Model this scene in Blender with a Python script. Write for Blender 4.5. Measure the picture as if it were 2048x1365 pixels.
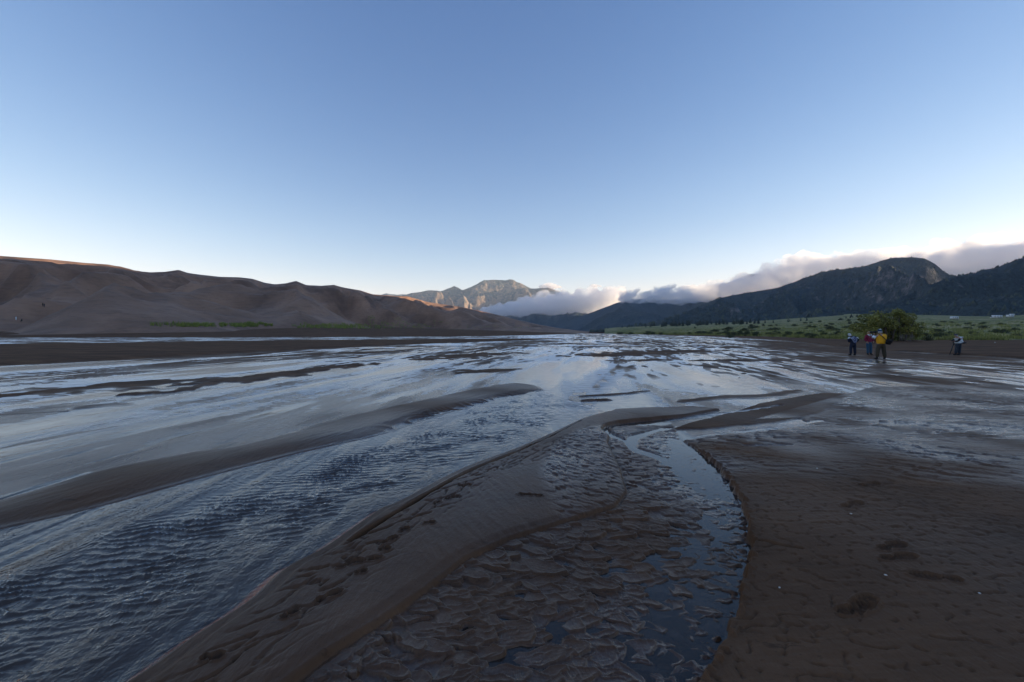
import bpy, bmesh, math, random
import numpy as np
from mathutils import Vector, Matrix

R = math.radians
random.seed(7)
for o in list(bpy.data.objects):
    bpy.data.objects.remove(o)
scene = bpy.context.scene
col = scene.collection

# ------------------------------------------------------------------ camera
CAM_H, FPX, HOR = 1.65, 910.0, 664.0      # eye height; focal length and horizon row in a 2048 x 1365 frame
cam_d = bpy.data.cameras.new('camera')
cam_d.sensor_width = 36.0
cam_d.lens = 36.0 * FPX / 2048
cam_d.shift_y = -(682.5 - HOR) / 2048
cam_d.clip_start, cam_d.clip_end = 0.1, 60000
cam = bpy.data.objects.new('camera', cam_d)
cam.location = (0, 0, CAM_H)
cam.rotation_euler = (R(90), 0, 0)
col.objects.link(cam)
scene.camera = cam

# ------------------------------------------------------------------ sky, sun, exposure
SUN_AZ, SUN_EL = 85.0, 6.0                # degrees right of the view direction, above the horizon
world = bpy.data.worlds.new('World')
scene.world = world
world.use_nodes = True
wn = world.node_tree
bg = wn.nodes['Background']
sky = wn.nodes.new('ShaderNodeTexSky')
sky.sky_type = 'NISHITA'
sky.sun_disc = False
sky.sun_elevation = R(SUN_EL)
sky.sun_rotation = R(SUN_AZ)
sky.altitude = 2500
sky.air_density = 1.0
sky.dust_density = 0.05
sky.ozone_density = 2.0
sep = wn.nodes.new('ShaderNodeSeparateColor'); comb = wn.nodes.new('ShaderNodeCombineColor')
wn.links.new(sky.outputs[0], sep.inputs[0])
for i_, (g_, k_) in enumerate(((1.48, 6.3), (1.14, 2.26), (0.80, 1.44))):      # colour response of the film: one curve for each channel, the whole sky alike
    a_ = wn.nodes.new('ShaderNodeMath'); a_.operation = 'POWER'; a_.inputs[1].default_value = g_
    b_ = wn.nodes.new('ShaderNodeMath'); b_.operation = 'MULTIPLY'; b_.inputs[1].default_value = k_ * 0.15 ** (g_ - 1) / 2 ** 1.25
    wn.links.new(sep.outputs[i_], a_.inputs[0]); wn.links.new(a_.outputs[0], b_.inputs[0]); wn.links.new(b_.outputs[0], comb.inputs[i_])
wn.links.new(comb.outputs[0], bg.inputs[0])
bg.inputs[1].default_value = 0.15
sun_d = bpy.data.lights.new('sun', 'SUN')
sun_d.energy = 5.0
sun_d.angle = R(0.5)
sun_d.color = (1.0, 0.76, 0.49)
sun = bpy.data.objects.new('sun', sun_d)
sdir = Vector((math.sin(R(SUN_AZ)) * math.cos(R(SUN_EL)), math.cos(R(SUN_AZ)) * math.cos(R(SUN_EL)), math.sin(R(SUN_EL))))
sun.rotation_euler = (-sdir).to_track_quat('-Z', 'Y').to_euler()
sun.location = (300, 100, 300)
col.objects.link(sun)
scene.view_settings.view_transform = 'Standard'
scene.view_settings.look = 'None'
scene.view_settings.gamma = 1.0
scene.view_settings.use_curve_mapping = False
scene.view_settings.exposure = 1.5
scene.cycles.use_denoising = True
scene.cycles.max_bounces = 14
scene.cycles.diffuse_bounces = 2
scene.cycles.glossy_bounces = 3
scene.cycles.transparent_max_bounces = 12
scene.cycles.volume_bounces = 14
scene.cycles.caustics_reflective = False
scene.cycles.caustics_refractive = False

# ------------------------------------------------------------------ helpers
def tag(o, label=None, cat=None, group=None, kind=None):
    if label: o['label'] = label
    if cat: o['category'] = cat
    if group: o['group'] = group
    if kind: o['kind'] = kind
    return o

def link(name, me, mat=None, parent=None):
    o = bpy.data.objects.new(name, me)
    col.objects.link(o)
    if mat is not None and me is not None and not me.materials:
        me.materials.append(mat)
    if parent is not None:
        o.parent = parent
    return o

def empty(name, loc, rz=0.0):
    o = bpy.data.objects.new(name, None)
    o.empty_display_size = 0.2
    o.location = loc
    o.rotation_euler = (0, 0, rz)
    col.objects.link(o)
    return o

def copy_tree(o, parent=None):
    c = o.copy()
    col.objects.link(c)
    c.parent = parent
    for ch in list(o.children):
        copy_tree(ch, c)
    return c

def P(u, v):
    """ground point (metres) under a spot of the picture, on the flat river plain"""
    y = CAM_H * FPX / (v - HOR)
    return ((u - 1024) / FPX * y, y)

def PL(pts):
    return np.array([P(u, v) for u, v in pts], dtype=np.float64)

# gradient noise -----------------------------------------------------
_rng = np.random.RandomState(11)
_perm = _rng.permutation(256).astype(np.int32)
_perm = np.concatenate([_perm, _perm, _perm[:2]])
_ga = _rng.rand(256) * 2 * np.pi
_gx, _gy = np.cos(_ga).astype(np.float32), np.sin(_ga).astype(np.float32)

def noise(x, y, seed=0):
    x = np.asarray(x, np.float32) + np.float32(seed * 17.31)
    y = np.asarray(y, np.float32) + np.float32(seed * 9.77)
    xf, yf = np.floor(x), np.floor(y)
    xi, yi = xf.astype(np.int32) & 255, yf.astype(np.int32) & 255
    x = x - xf; y = y - yf
    a = _perm[xi]; b = _perm[xi + 1]
    h00 = _perm[a + yi]; h01 = _perm[a + yi + 1]
    h10 = _perm[b + yi]; h11 = _perm[b + yi + 1]
    u = x * x * x * (x * (x * 6 - 15) + 10); v = y * y * y * (y * (y * 6 - 15) + 10)
    n00 = _gx[h00] * x + _gy[h00] * y
    n10 = _gx[h10] * (x - 1) + _gy[h10] * y
    n01 = _gx[h01] * x + _gy[h01] * (y - 1)
    n11 = _gx[h11] * (x - 1) + _gy[h11] * (y - 1)
    n0 = n00 + u * (n10 - n00); n1 = n01 + u * (n11 - n01)
    return (n0 + v * (n1 - n0)) * np.float32(1.5)

def fbm(x, y, octv=3, seed=0, gain=0.5, lac=2.1):
    s = 0; a = 1.0
    for i in range(octv):
        s = s + a * noise(x, y, seed + i * 3)
        x = x * lac; y = y * lac; a *= gain
    return s

def ridged(x, y, octv=4, seed=0, gain=0.5, lac=2.1):
    s = 0; a = 1.0; w = 1.0
    for i in range(octv):
        n = 1 - np.abs(noise(x, y, seed + i * 5)) * 1.4
        n = np.clip(n, 0, 1) ** 2
        s = s + a * n * w
        w = np.clip(n * 1.5, 0, 1)
        x = x * lac; y = y * lac; a *= gain
    return s

def ss(a, b, x):
    t = np.clip((x - a) / (b - a), 0, 1)
    return t * t * (3 - 2 * t)

def sdf(x, y, poly, margin=2.0, closed=True):
    """signed distance, positive inside (open line: plain distance); far points get -margin"""
    out = np.full(x.shape, -margin if closed else margin, np.float32)
    lo, hi = poly.min(0) - margin, poly.max(0) + margin
    idx = np.where((x > lo[0]) & (x < hi[0]) & (y > lo[1]) & (y < hi[1]))[0]
    if len(idx) == 0: return out
    px, py = x[idx].astype(np.float32), y[idx].astype(np.float32)
    d = np.full(px.shape, 1e9, np.float32); ins = np.zeros(px.shape, bool)
    n = len(poly)
    for i in range(n if closed else n - 1):
        ax, ay = poly[i]; bx, by = poly[(i + 1) % n]
        ex, ey = bx - ax, by - ay
        L2 = ex * ex + ey * ey + 1e-12
        t = np.clip(((px - ax) * ex + (py - ay) * ey) / L2, 0, 1)
        dx, dy = px - ax - t * ex, py - ay - t * ey
        d = np.minimum(d, dx * dx + dy * dy)
        if closed and ay != by:
            c = ((ay > py) != (by > py)) & (px < ex * (py - ay) / ey + ax)
            ins ^= c
    d = np.minimum(np.sqrt(d), margin)
    out[idx] = np.where(ins, d, -d) if closed else d
    return out

def smooth_line(pts, n=6):
    """Catmull-Rom through world points"""
    p = np.asarray(pts); q = np.vstack([2 * p[0] - p[1], p, 2 * p[-1] - p[-2]])
    out = []
    for i in range(1, len(q) - 2):
        for k in range(n):
            t = k / n
            out.append(0.5 * ((2 * q[i]) + (-q[i - 1] + q[i + 1]) * t + (2 * q[i - 1] - 5 * q[i] + 4 * q[i + 1] - q[i + 2]) * t * t + (-q[i - 1] + 3 * q[i] - 3 * q[i + 1] + q[i + 2]) * t ** 3))
    out.append(q[-2])
    return np.array(out)

def mesh_from(name, verts, faces, smooth=True):
    me = bpy.data.meshes.new(name)
    verts = np.asarray(verts, np.float32); faces = np.asarray(faces, np.int32)
    nv, nf, k = len(verts), len(faces), faces.shape[1]
    me.vertices.add(nv); me.vertices.foreach_set('co', verts.ravel())
    me.loops.add(nf * k); me.loops.foreach_set('vertex_index', faces.ravel())
    me.polygons.add(nf)
    me.polygons.foreach_set('loop_start', np.arange(0, nf * k, k, dtype=np.int32))
    me.polygons.foreach_set('use_smooth', np.full(nf, smooth))
    me.update(calc_edges=True)
    return me

def add_attr(me, name, vals):
    a = me.attributes.new(name, 'FLOAT', 'POINT')
    a.data.foreach_set('value', np.asarray(vals, np.float32))

# node materials -----------------------------------------------------
class NT:
    def __init__(s, name):
        s.m = bpy.data.materials.new(name); s.m.use_nodes = True
        s.t = s.m.node_tree; s.b = s.t.nodes['Principled BSDF']; s.out = s.t.nodes['Material Output']
    def n(s, typ, **kw):
        nd = s.t.nodes.new('ShaderNode' + typ)
        for k, v in kw.items():
            if k.startswith('i_'):
                key = k[2:]
                nd.inputs[int(key) if key.isdigit() else key.replace('_', ' ')].default_value = v
            else: setattr(nd, k, v)
        return nd
    def l(s, a, b): s.t.links.new(a, b)
    def coord(s): return s.n('TexCoord').outputs['Object']
    def mapped(s, scale=(1, 1, 1), rot=(0, 0, 0), src=None):
        m = s.n('Mapping'); m.inputs['Scale'].default_value = scale; m.inputs['Rotation'].default_value = rot
        s.l(src or s.coord(), m.inputs[0]); return m.outputs[0]
    def tex(s, scale, detail=4, rough=0.55, vec=None, dist=0.0):
        t = s.n('TexNoise'); t.inputs['Scale'].default_value = scale; t.inputs['Detail'].default_value = detail
        t.inputs['Roughness'].default_value = rough; t.inputs['Distortion'].default_value = dist
        s.l(vec or s.coord(), t.inputs['Vector']); return t.outputs['Fac']
    def ramp(s, fac, stops):
        r = s.n('ValToRGB'); e = r.color_ramp.elements
        while len(e) < len(stops): e.new(0.5)
        for el, (p, c) in zip(e, stops): el.position = p; el.color = (*c, 1) if len(c) == 3 else c
        s.l(fac, r.inputs[0]); return r.outputs[0]
    def attr(s, name): return s.n('Attribute', attribute_name=name).outputs['Fac']
    def math(s, op, a, b=None, c=None, clamp=False):
        m = s.n('Math', operation=op, use_clamp=clamp)
        for i, x in enumerate((a, b, c)):
            if x is None: continue
            if isinstance(x, (int, float)): m.inputs[i].default_value = x
            else: s.l(x, m.inputs[i])
        return m.outputs[0]
    def mix(s, fac, a, b):
        m = s.n('Mix', data_type='RGBA')
        for i, x in ((0, fac), (6, a), (7, b)):
            if isinstance(x, (int, float)): m.inputs[i].default_value = x
            elif isinstance(x, tuple): m.inputs[i].default_value = (*x, 1) if len(x) == 3 else x
            else: s.l(x, m.inputs[i])
        return m.outputs[2]
    def bump(s, h, strength=0.5, dist=0.02, normal=None):
        b = s.n('Bump'); b.inputs['Strength'].default_value = strength; b.inputs['Distance'].default_value = dist
        s.l(h, b.inputs['Height'])
        if normal: s.l(normal, b.inputs['Normal'])
        return b.outputs[0]
    def set(s, **kw):
        for k, v in kw.items():
            k = k.replace('_', ' ')
            i = s.b.inputs[k]
            if isinstance(v, (int, float)): i.default_value = v
            elif isinstance(v, tuple): i.default_value = (*v, 1) if len(v) == 3 else v
            else: s.l(v, i)
        return s.m

def simple(name, color, rough=0.8, var=0.12, scale=20.0, **kw):
    m = NT(name)
    f = m.tex(scale, 3)
    c = m.mix(f, tuple(max(0, x * (1 - var)) for x in color), tuple(x * (1 + var) for x in color))
    return m.set(Base_Color=c, Roughness=rough, **kw)
# ================================================================== river plain: sand sheet and water sheet
def lobes(x0, x1, y0, y1, res, n, Lr, Wr, dirf, jit, seed, sharp=1.0):
    """overlapping tongue-shaped current ripples on a raster (heights 0..~1)"""
    rng = np.random.RandomState(seed)
    nx, ny = int((x1 - x0) / res), int((y1 - y0) / res)
    Z = np.zeros((ny, nx), np.float32)
    for k in range(n):
        cx, cy = rng.uniform(x0, x1), rng.uniform(y0, y1)
        L, W = rng.uniform(*Lr), rng.uniform(*Wr)
        a = dirf(cx, cy) + rng.normal(0, jit)
        hgt = rng.uniform(0.55, 1.0)
        rad = (L + W) * 1.3
        i0, i1 = max(0, int((cx - rad - x0) / res)), min(nx, int((cx + rad - x0) / res) + 1)
        j0, j1 = max(0, int((cy - rad - y0) / res)), min(ny, int((cy + rad - y0) / res) + 1)
        if i1 <= i0 or j1 <= j0: continue
        gx = x0 + (np.arange(i0, i1) + .5) * res - cx; gy = y0 + (np.arange(j0, j1) + .5) * res - cy
        GX, GY = np.meshgrid(gx, gy)
        ca, sa = math.cos(a), math.sin(a)
        s = GX * ca + GY * sa; t = (-GX * sa + GY * ca) / W
        skew = rng.uniform(-.35, .35); ww = rng.uniform(.05, .22); ph = rng.uniform(0, 6.3); fr = rng.uniform(3, 6)
        at = np.abs(t)
        sf = L * (1 - (0.75 + .3 * skew * np.sign(t)) * at ** rng.uniform(1.4, 2.4) + ww * np.sin(t * fr + ph) * .5)
        back = -0.9 * L
        q = np.clip((s - back) / np.maximum(sf - back, 0.02), 0, None)
        up = np.where(q <= 1, 0.25 + 0.75 * q, np.clip(1 - (s - sf) / (0.014 * sharp), 0, 1))
        rise = ss(0, 0.35, q)
        rim = 0.14 * np.exp(-((q - 0.96) / 0.06) ** 2)
        streak = 0.018 * np.sin(t * 23 + ph + 2 * np.sin(s / L * 2)) * ss(0.1, .6, q) * (q < 1)
        h = (up * rise + rim + streak) * np.clip((1.0 - at ** 5) * 1.6, 0, 1) * hgt
        h = np.where(at < 1, h, 0)
        Z[j0:j1, i0:i1] = np.maximum(Z[j0:j1, i0:i1], h)
    return (Z, x0, y0, res)

def sample(ras, x, y):
    Z, x0, y0, res = ras
    fx, fy = (x - x0) / res - .5, (y - y0) / res - .5
    ny, nx = Z.shape
    ok = (fx > 0) & (fx < nx - 1.01) & (fy > 0) & (fy < ny - 1.01)
    fx = np.clip(fx, 0, nx - 1.01); fy = np.clip(fy, 0, ny - 1.01)
    i, j = fx.astype(np.int32), fy.astype(np.int32)
    u, v = fx - i, fy - j
    r = (Z[j, i] * (1 - u) + Z[j, i + 1] * u) * (1 - v) + (Z[j + 1, i] * (1 - u) + Z[j + 1, i + 1] * u) * v
    return np.where(ok, r, 0).astype(np.float32)

# --- polar sheet, fine in front, coarse behind and far away
rr = [0.02, 0.5, 1.0, 1.4, 1.7]
r_ = 1.9
while r_ < 420:
    rr.append(r_)
    r_ *= 1 + 1.0 / (880.0 / r_ + 105 + 18 * min(1, r_ / 15))
while r_ < 14500:
    rr.append(r_); r_ *= 1.09
rr = np.array(rr)
th_in = np.linspace(R(-52.5), R(52.5), 1000)
th_out = np.linspace(R(52.5), R(360 - 52.5), 70)[1:-1]
th = np.concatenate([th_in, th_out])
nr, nt = len(rr), len(th)
RRg, THg = np.meshgrid(rr, th, indexing='ij')
X = (RRg * np.sin(THg)).ravel().astype(np.float32)
Y = (RRg * np.cos(THg)).ravel().astype(np.float32)
RR = RRg.ravel().astype(np.float32)
front = (Y > 0.5)

# --- traced lines (ground points)
bank_left = smooth_line(PL([(-900, 1230), (-300, 1118), (0, 1057), (200, 1012), (400, 957), (600, 905), (750, 873), (812, 853), (880, 830), (960, 810), (1015, 796), (1092, 783)]), 4)
bar_top = smooth_line(PL([(1092, 781), (1070, 771), (1025, 767), (960, 776), (850, 800), (750, 820), (650, 845), (500, 885), (350, 912), (200, 942), (0, 1000), (-300, 1060), (-900, 1170)]), 4)
bank_right = smooth_line(PL([(120, 1440), (265, 1365), (390, 1277), (500, 1206), (560, 1150), (600, 1126), (640, 1106), (725, 1046), (760, 1022), (800, 1006), (925, 941), (1024, 904), (1110, 866), (1164, 841), (1214, 826)]), 4)
bank_top = smooth_line(PL([(1214, 826), (1290, 821), (1384, 817), (1474, 810), (1524, 806), (1604, 795), (1644, 785), (1689, 776), (1774, 774), (1924, 775), (2048, 783), (2400, 812)]), 4)
scarp = PL([(1365, 881), (1400, 905), (1440, 940), (1466, 975), (1485, 1010), (1496, 1050), (1500, 1090), (1500, 1122), (1494, 1160), (1480, 1200), (1470, 1240), (1460, 1272), (1440, 1310), (1420, 1345), (1395, 1400), (1360, 1600)])
field_left = PL([(560, 1400), (650, 1330), (750, 1268), (850, 1195), (930, 1130), (1020, 1086), (1150, 1046), (1230, 1020), (1255, 990), (1240, 940), (1215, 890), (1225, 855)])

poly_channel = np.vstack([bank_left, bank_right[::-1], PL([(60, 1500), (-900, 1500)])])
poly_bar = np.vstack([bank_left, bar_top])
poly_mid = np.vstack([bank_right, bank_top[:9], PL([(1440, 822), (1340, 840), (1240, 852)]), field_left[::-1], PL([(520, 1600), (60, 1600)])])
poly_field = np.vstack([field_left, PL([(1345, 850), (1365, 881)]), scarp[1:], PL([(560, 1600)])])
poly_flat = np.vstack([scarp, PL([(1500, 1900), (4200, 1900), (4200, 900), (2400, 812)]), bank_top[::-1][1:14], PL([(1510, 842), (1600, 838), (1620, 848), (1560, 858), (1480, 868)])])
poly_terrace = PL([(1333, 861), (1400, 843), (1484, 820), (1524, 807), (1644, 787), (1700, 790), (1640, 826), (1560, 846), (1470, 854), (1400, 860)])
poly_dry = PL([(-900, 742), (0, 732), (200, 722), (400, 712), (600, 700), (850, 688), (1010, 682.6), (1130, 678), (950, 679.3), (600, 682), (300, 686.5), (0, 690.5), (-900, 694)])
land_left = PL([(-1800, 677.2), (0, 675.8), (500, 675.2), (900, 673.5), (1080, 670.6), (1150, 668), (1172, 666)])
poly_land_left = np.vstack([land_left, [[-20000, 40000], [-40000, 0]]])
right_line = smooth_line(PL([(2600, 755), (2300, 737), (2048, 719), (1980, 714.5), (1889, 709), (1839, 706), (1773, 702), (1713, 696), (1657, 692), (1600, 685), (1500, 677), (1380, 672.4), (1250, 668.6), (1190, 667)]), 3)
poly_land_right = np.vstack([[[400, 5]], right_line, [[30000, 30000], [30000, 0]]])
meadow_edge = PL([(4000, 697), (2400, 687), (2048, 684), (1840, 683), (1700, 681.5), (1600, 677.5), (1500, 674), (1300, 670), (1215, 668.2)])

# --- base: braided bars, long with the flow
C = X - 0.2 * Y
near = front & (RR < 450)
idx = np.where(near)[0]
x, y = X[idx], Y[idx]
c = C[idx]; rad = RR[idx]
wx = c + 1.6 * noise(c / 9, y / 30, 2); wy = y
big = fbm(wx / 5.5, wy / 42, 2, 5)
med = fbm(wx / 1.9, wy / 15, 3, 21)
fin = fbm(wx / 0.55, wy / 3.6, 2, 33)
mic = noise(wx / 0.16, wy / 1.3, 50)
z = -0.003 + 0.004 * ss(10, 18, y) + 0.020 * big + 0.026 * med + 0.021 * fin * (1 + .5 * ss(20, 50, y)) + 0.006 * mic + 0.012 * fbm(wx / .34, wy / 1.5, 2, 55) * ss(9, 16, y)
# chutes and drowned scours along the centre
core = np.exp(-((x - (1.2 + 0.06 * y)) / (1.0 + 0.05 * y)) ** 2)
z -= 0.022 * core * ss(12, 20, y)
z = np.where(y < 14, z * 0.7, z)
# left sheet flow
left = ss(0.5, 3.0, -(x + 0.5 - 0.12 * y)) * (1 - ss(20, 28, y))
z = z * (1 - left) + left * (-0.004 + 0.012 * big + 0.010 * med + 0.009 * fin + 0.003 * mic)

def bars(z, pts, hw, amp, endfade=0.25):
    ln = smooth_line(PL(pts), 4)
    sx = x + hw * (1.3 * noise(x / 1.1, y / 1.6, 63) + .6 * noise(x / .4, y / .5, 65))
    d = sdf(sx, y, ln, hw * 4, closed=False)
    y0, y1 = ln[:, 1].min(), ln[:, 1].max()
    f = np.clip((y - y0) / (y1 - y0), 0, 1)
    taper = np.clip(np.sin(np.pi * (0.04 + .92 * f)), 0, 1) ** .6
    wob = (1.15 + 0.6 * noise(x / 0.7, y / 1.9, 61)) * taper + .05
    return np.maximum(z, amp * (1 - (d / (hw * wob)) ** 2))
z = bars(z, [(285, 791), (380, 777), (480, 760), (600, 744), (735, 728)], 0.75, 0.05)
z = bars(z, [(-60, 797), (100, 783), (260, 770), (430, 757)], 1.1, 0.035)
z = bars(z, [(120, 818), (200, 812), (262, 808)], 0.40, 0.02)
z = bars(z, [(860, 720), (930, 712), (1005, 706)], 1.6, 0.05)
z = bars(z, [(905, 748), (965, 742), (1020, 739)], 0.7, 0.04)
z = bars(z, [(590, 712), (700, 706), (820, 702)], 1.3, 0.03)
z = bars(z, [(1190, 713), (1300, 706), (1400, 701)], 2.4, 0.05)
z = bars(z, [(1262, 723), (1330, 719)], 0.8, 0.04)
z = bars(z, [(1168, 794), (1200, 792), (1250, 788), (1290, 783)], 0.16, 0.03)
z = bars(z, [(1168, 803), (1215, 800)], 0.12, 0.04)
z = bars(z, [(1350, 805), (1450, 797), (1560, 789), (1610, 782)], 0.3, 0.028)
z = bars(z, [(1440, 723), (1480, 720), (1540, 721)], 1.4, 0.04)
z = bars(z, [(1700, 756), (1780, 752), (1880, 757), (1960, 765)], 0.5, 0.02)
z = bars(z, [(1740, 737), (1800, 731), (1900, 735), (2040, 745)], 0.5, 0.02)
z = bars(z, [(-200, 850), (0, 832), (130, 823)], 0.10, 0.018)
# the far dry bank and the shallow threads behind it
d = sdf(x, y, poly_dry, 6)
z = z * (1 - ss(-0.6, 1.2, d)) + ss(-0.6, 1.2, d) * (0.16 + 0.03 * big + 0.012 * fin)
z = np.where(d > 0, np.maximum(z, 0.03 * ss(0, .6, d)), z)
back = (y > 50) & (d <= 0) & (x < -0.3 * y + 34)
# main channel
dch = sdf(x, y, poly_channel, 3)
inch = ss(-0.02, 0.25, dch)
z = z * (1 - inch) + inch * (-0.10)
# left bar: sharp low side on the channel, gentle side into the sheet flow
db = sdf(x, y, poly_bar, 3)
dlow = sdf(x, y, bank_left, 3, closed=False); dup = sdf(x, y, bar_top, 3, closed=False)
zb = 0.010 + 0.055 * ss(0.0, 0.12, dlow) * (0.35 + 0.65 * ss(0.0, 0.9, dup)) * ss(-0.05, 0.5, db + dup * 0)
cusp = np.abs(np.sin((x + 2.2 * noise(x, y, 90)) * 5.5)) * ss(7.2, 8.4, y)
zb = zb - 0.05 * cusp * (1 - ss(0.05, 0.5, dlow))
zb += 0.006 * fbm((c - .25 * y) / 0.10, y / 0.9, 3, 71) * np.clip(.35 + 1.2 * noise(x / 1.3, y / 1.5, 75), 0, 1) + 0.004 * noise(x / .6, y / .9, 73)
mb = ss(-0.03, 0.05, db)
z = z * (1 - mb) + mb * np.maximum(zb, -0.02)
# middle bar
dm = sdf(x, y, poly_mid, 3)
dbr = sdf(x, y, bank_right, 3, closed=False)
dfl = sdf(x, y, field_left, 3, closed=False)
stepn = 0.02 * noise(x / .5, y / .5, 77)
zm = 0.008 + 0.028 * ss(0.0, 0.05, dbr) + 0.03 * ss(0.10 + stepn, 0.17 + stepn, dbr) - 0.02 * ss(0.2, 1.6, dbr)
zm += 0.012 * ss(0.03, .12, dfl)
rill = fbm((x * .88 + y * .47) / 0.09, (y * .88 - x * .47) / 0.75, 3, 81)
zm += 0.0045 * rill * ss(.1, .5, dbr) * np.clip(.3 + 1.2 * noise(x / .9, y / 1.1, 87), 0, 1) + 0.006 * noise(x / .7, y / .9, 83)
# eroded steps along the crest
bandd = np.exp(-((dbr - 0.42 - .12 * noise(x / .9, y / .9, 84)) / 0.16) ** 2)
ero = np.clip(ridged((x * .5 + y * .86) / 0.28, (y * .5 - x * .86) / 0.11, 3, 85) - 0.75, 0, 1)
zm -= 0.03 * bandd * ero * (1 - ss(6, 9, y))
# finely crenulated rills where the bar drains into the hollow
poly_rill = PL([(1225, 852), (1150, 868), (1095, 905), (1072, 960), (1112, 1056), (1150, 1052), (1240, 1025), (1262, 990), (1245, 940), (1220, 890)])
dri = ss(-0.05, 0.15, sdf(x, y, poly_rill, 1.5))
rill_l = lobes(0.1, 2.2, 3.6, 8.6, 0.008, 2600, (.06, .15), (.018, .04), lambda a, b: R(-52 + 10 * math.sin(b * 2)), R(16), 6, .8)
sel = np.where(dri > 0)[0]
zm[sel] += dri[sel] * (0.017 * sample(rill_l, x[sel] + .015 * noise(x[sel] / .1, y[sel] / .1, 88), y[sel]) - .006)
mm = ss(-0.03, 0.03, dm)
z = z * (1 - mm) + mm * zm
# rippled hollow below the cut bank
scw = 0.03 * fbm(x / .16, y / .16, 3, 91)
df = sdf(x, y, poly_field, 3)
dsc = sdf(x, y, scarp, 3, closed=False)
toe = ss(-0.02, 0.35, 1.0 - dsc)                 # deeper towards the cut bank
xw, yw = x + 0.02 * fbm(x / .11, y / .11, 2, 93), y + 0.02 * fbm(x / .11, y / .11, 2, 97)
near_l = lobes(-2.2, 2.4, 1.4, 5.0, 0.006, 2300, (.06, .19), (.022, .07), lambda a, b: R(-12 + 14 * math.sin(a * 1.3 + b)), R(24), 3)
big_l = lobes(-2.2, 2.4, 1.4, 4.4, 0.006, 45, (.14, .26), (.05, .11), lambda a, b: R(-16 + 14 * math.sin(a * 1.3 + b)), R(28), 13)
mid_l = lobes(0.2, 3.4, 4.0, 9.5, 0.009, 2600, (.05, .12), (.025, .06), lambda a, b: R(-35), R(20), 4)
hl = np.zeros_like(z)
sel = np.where((df > -0.1) & (rad < 13))[0]
fade = ss(4.1, 4.9, y[sel])
hl[sel] = np.maximum(0.029 * sample(near_l, xw[sel], yw[sel]), 0.034 * sample(big_l, xw[sel], yw[sel])) * (1 - fade) + 0.022 * sample(mid_l, xw[sel], yw[sel]) * fade
dwl = ss(0.0, 0.9, dfl)
zf = 0.010 - 0.021 * dwl - 0.010 * (1 - ss(0.0, 0.75, dsc)) + 0.006 * noise(x / .5, y / .6, 99) + hl * (1.0 - 0.35 * ss(5.5, 8.5, y))
zf = np.where(y > 5.8, zf + 0.014 * ss(5.8, 7.5, y), zf)
mf = ss(-0.02, 0.03, df)
z = z * (1 - mf) + mf * zf
# right flat, standing above the hollow behind a crumbling cut bank
dr = sdf(x, y, poly_flat, 4)
flat_l = lobes(0.8, 16, 3.6, 14.5, 0.014, 9500, (.10, .26), (.025, .06), lambda a, b: R(168 + 10 * math.sin(a * .9) + 8 * math.sin(b * 1.1)), R(9), 5, 1.6)
zr = 0.062 - 0.045 * ss(4.6, 8.0, y) + 0.006 * noise(x / 1.5, y / 1.2, 101)
sel = np.where((dr > -0.2) & (rad < 26))[0]
ff = np.zeros_like(z); pat = 0.5 + 0.9 * noise(x[sel] / 1.6, y[sel] / 1.3, 103)
ff[sel] = sample(flat_l, xw[sel], yw[sel]) * np.clip(0.25 + pat, 0, 1.2)
band = ss(4.9, 5.6, y + 0.12 * x) * (1 - ss(12.5, 14.5, y)) + 0.35 * ss(2.6, 3.4, x) * (1 - ss(4.2, 5.2, y)) 
zr += 0.021 * ff * np.clip(band, 0, 1) - 0.012 * band
crin = ridged((x + .8 * y) / .25, (y - .6 * x) / .2, 3, 105)
zr -= 0.022 * np.clip(crin - 1.05, 0, 1) * (1 - ss(4.4, 5.4, y)) 
zr += 0.0035 * fbm((x + .12 * y) / .45, (y - .12 * x) / .07, 3, 107)
dterr = sdf(x, y, PL([(1840, 905), (1700, 915), (1600, 935), (1490, 937)]), 1.5, closed=False)
mr = ss(-0.014, 0.012, dr + scw * (1 - ss(0.1, 0.4, np.maximum(dsc - 0.1, 0))))
z = z * (1 - mr) + mr * zr
# slumped blocks at the foot of the cut bank
slump = np.clip(fbm(x / .07, y / .07, 2, 109), 0, 1) * np.exp(-(dsc / 0.07) ** 2) * (df > -0.05) * (y < 6.2)
z += 0.035 * slump
# terrace between the little streams
dt = sdf(x, y, poly_terrace, 3)
mt = ss(-0.04, 0.06, dt + 0.04 * noise(x / .4, y / .4, 111))
z = z * (1 - mt) + mt * (0.03 + 0.005 * rill)
# little streams
def stream(z, pts, hw, depth):
    ln = smooth_line(PL(pts), 4)
    d = sdf(x, y, ln, 1.0, closed=False)
    w = hw * (1 + .45 * noise(x / .35, y / .35, 113))
    m = 1 - ss(w * 0.5, w * 1.5, d)
    return z * (1 - m) + m * (-depth)
z = stream(z, [(1560, 812), (1480, 824), (1380, 836), (1290, 845), (1222, 855), (1212, 864), (1235, 878), (1262, 888)], 0.07, 0.012)
z = stream(z, [(1338, 858), (1290, 868), (1264, 880), (1262, 895), (1290, 908), (1340, 925), (1400, 962)], 0.085, 0.014)
z = stream(z, [(1640, 842), (1560, 856), (1470, 866), (1390, 876), (1345, 885)], 0.07, 0.006)
# narrow runnel along the middle bar's shoulder
z = stream(z, [(700, 1100), (810, 1030), (930, 960), (1030, 916), (1110, 877), (1165, 847)], 0.022, 0.001)
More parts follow.
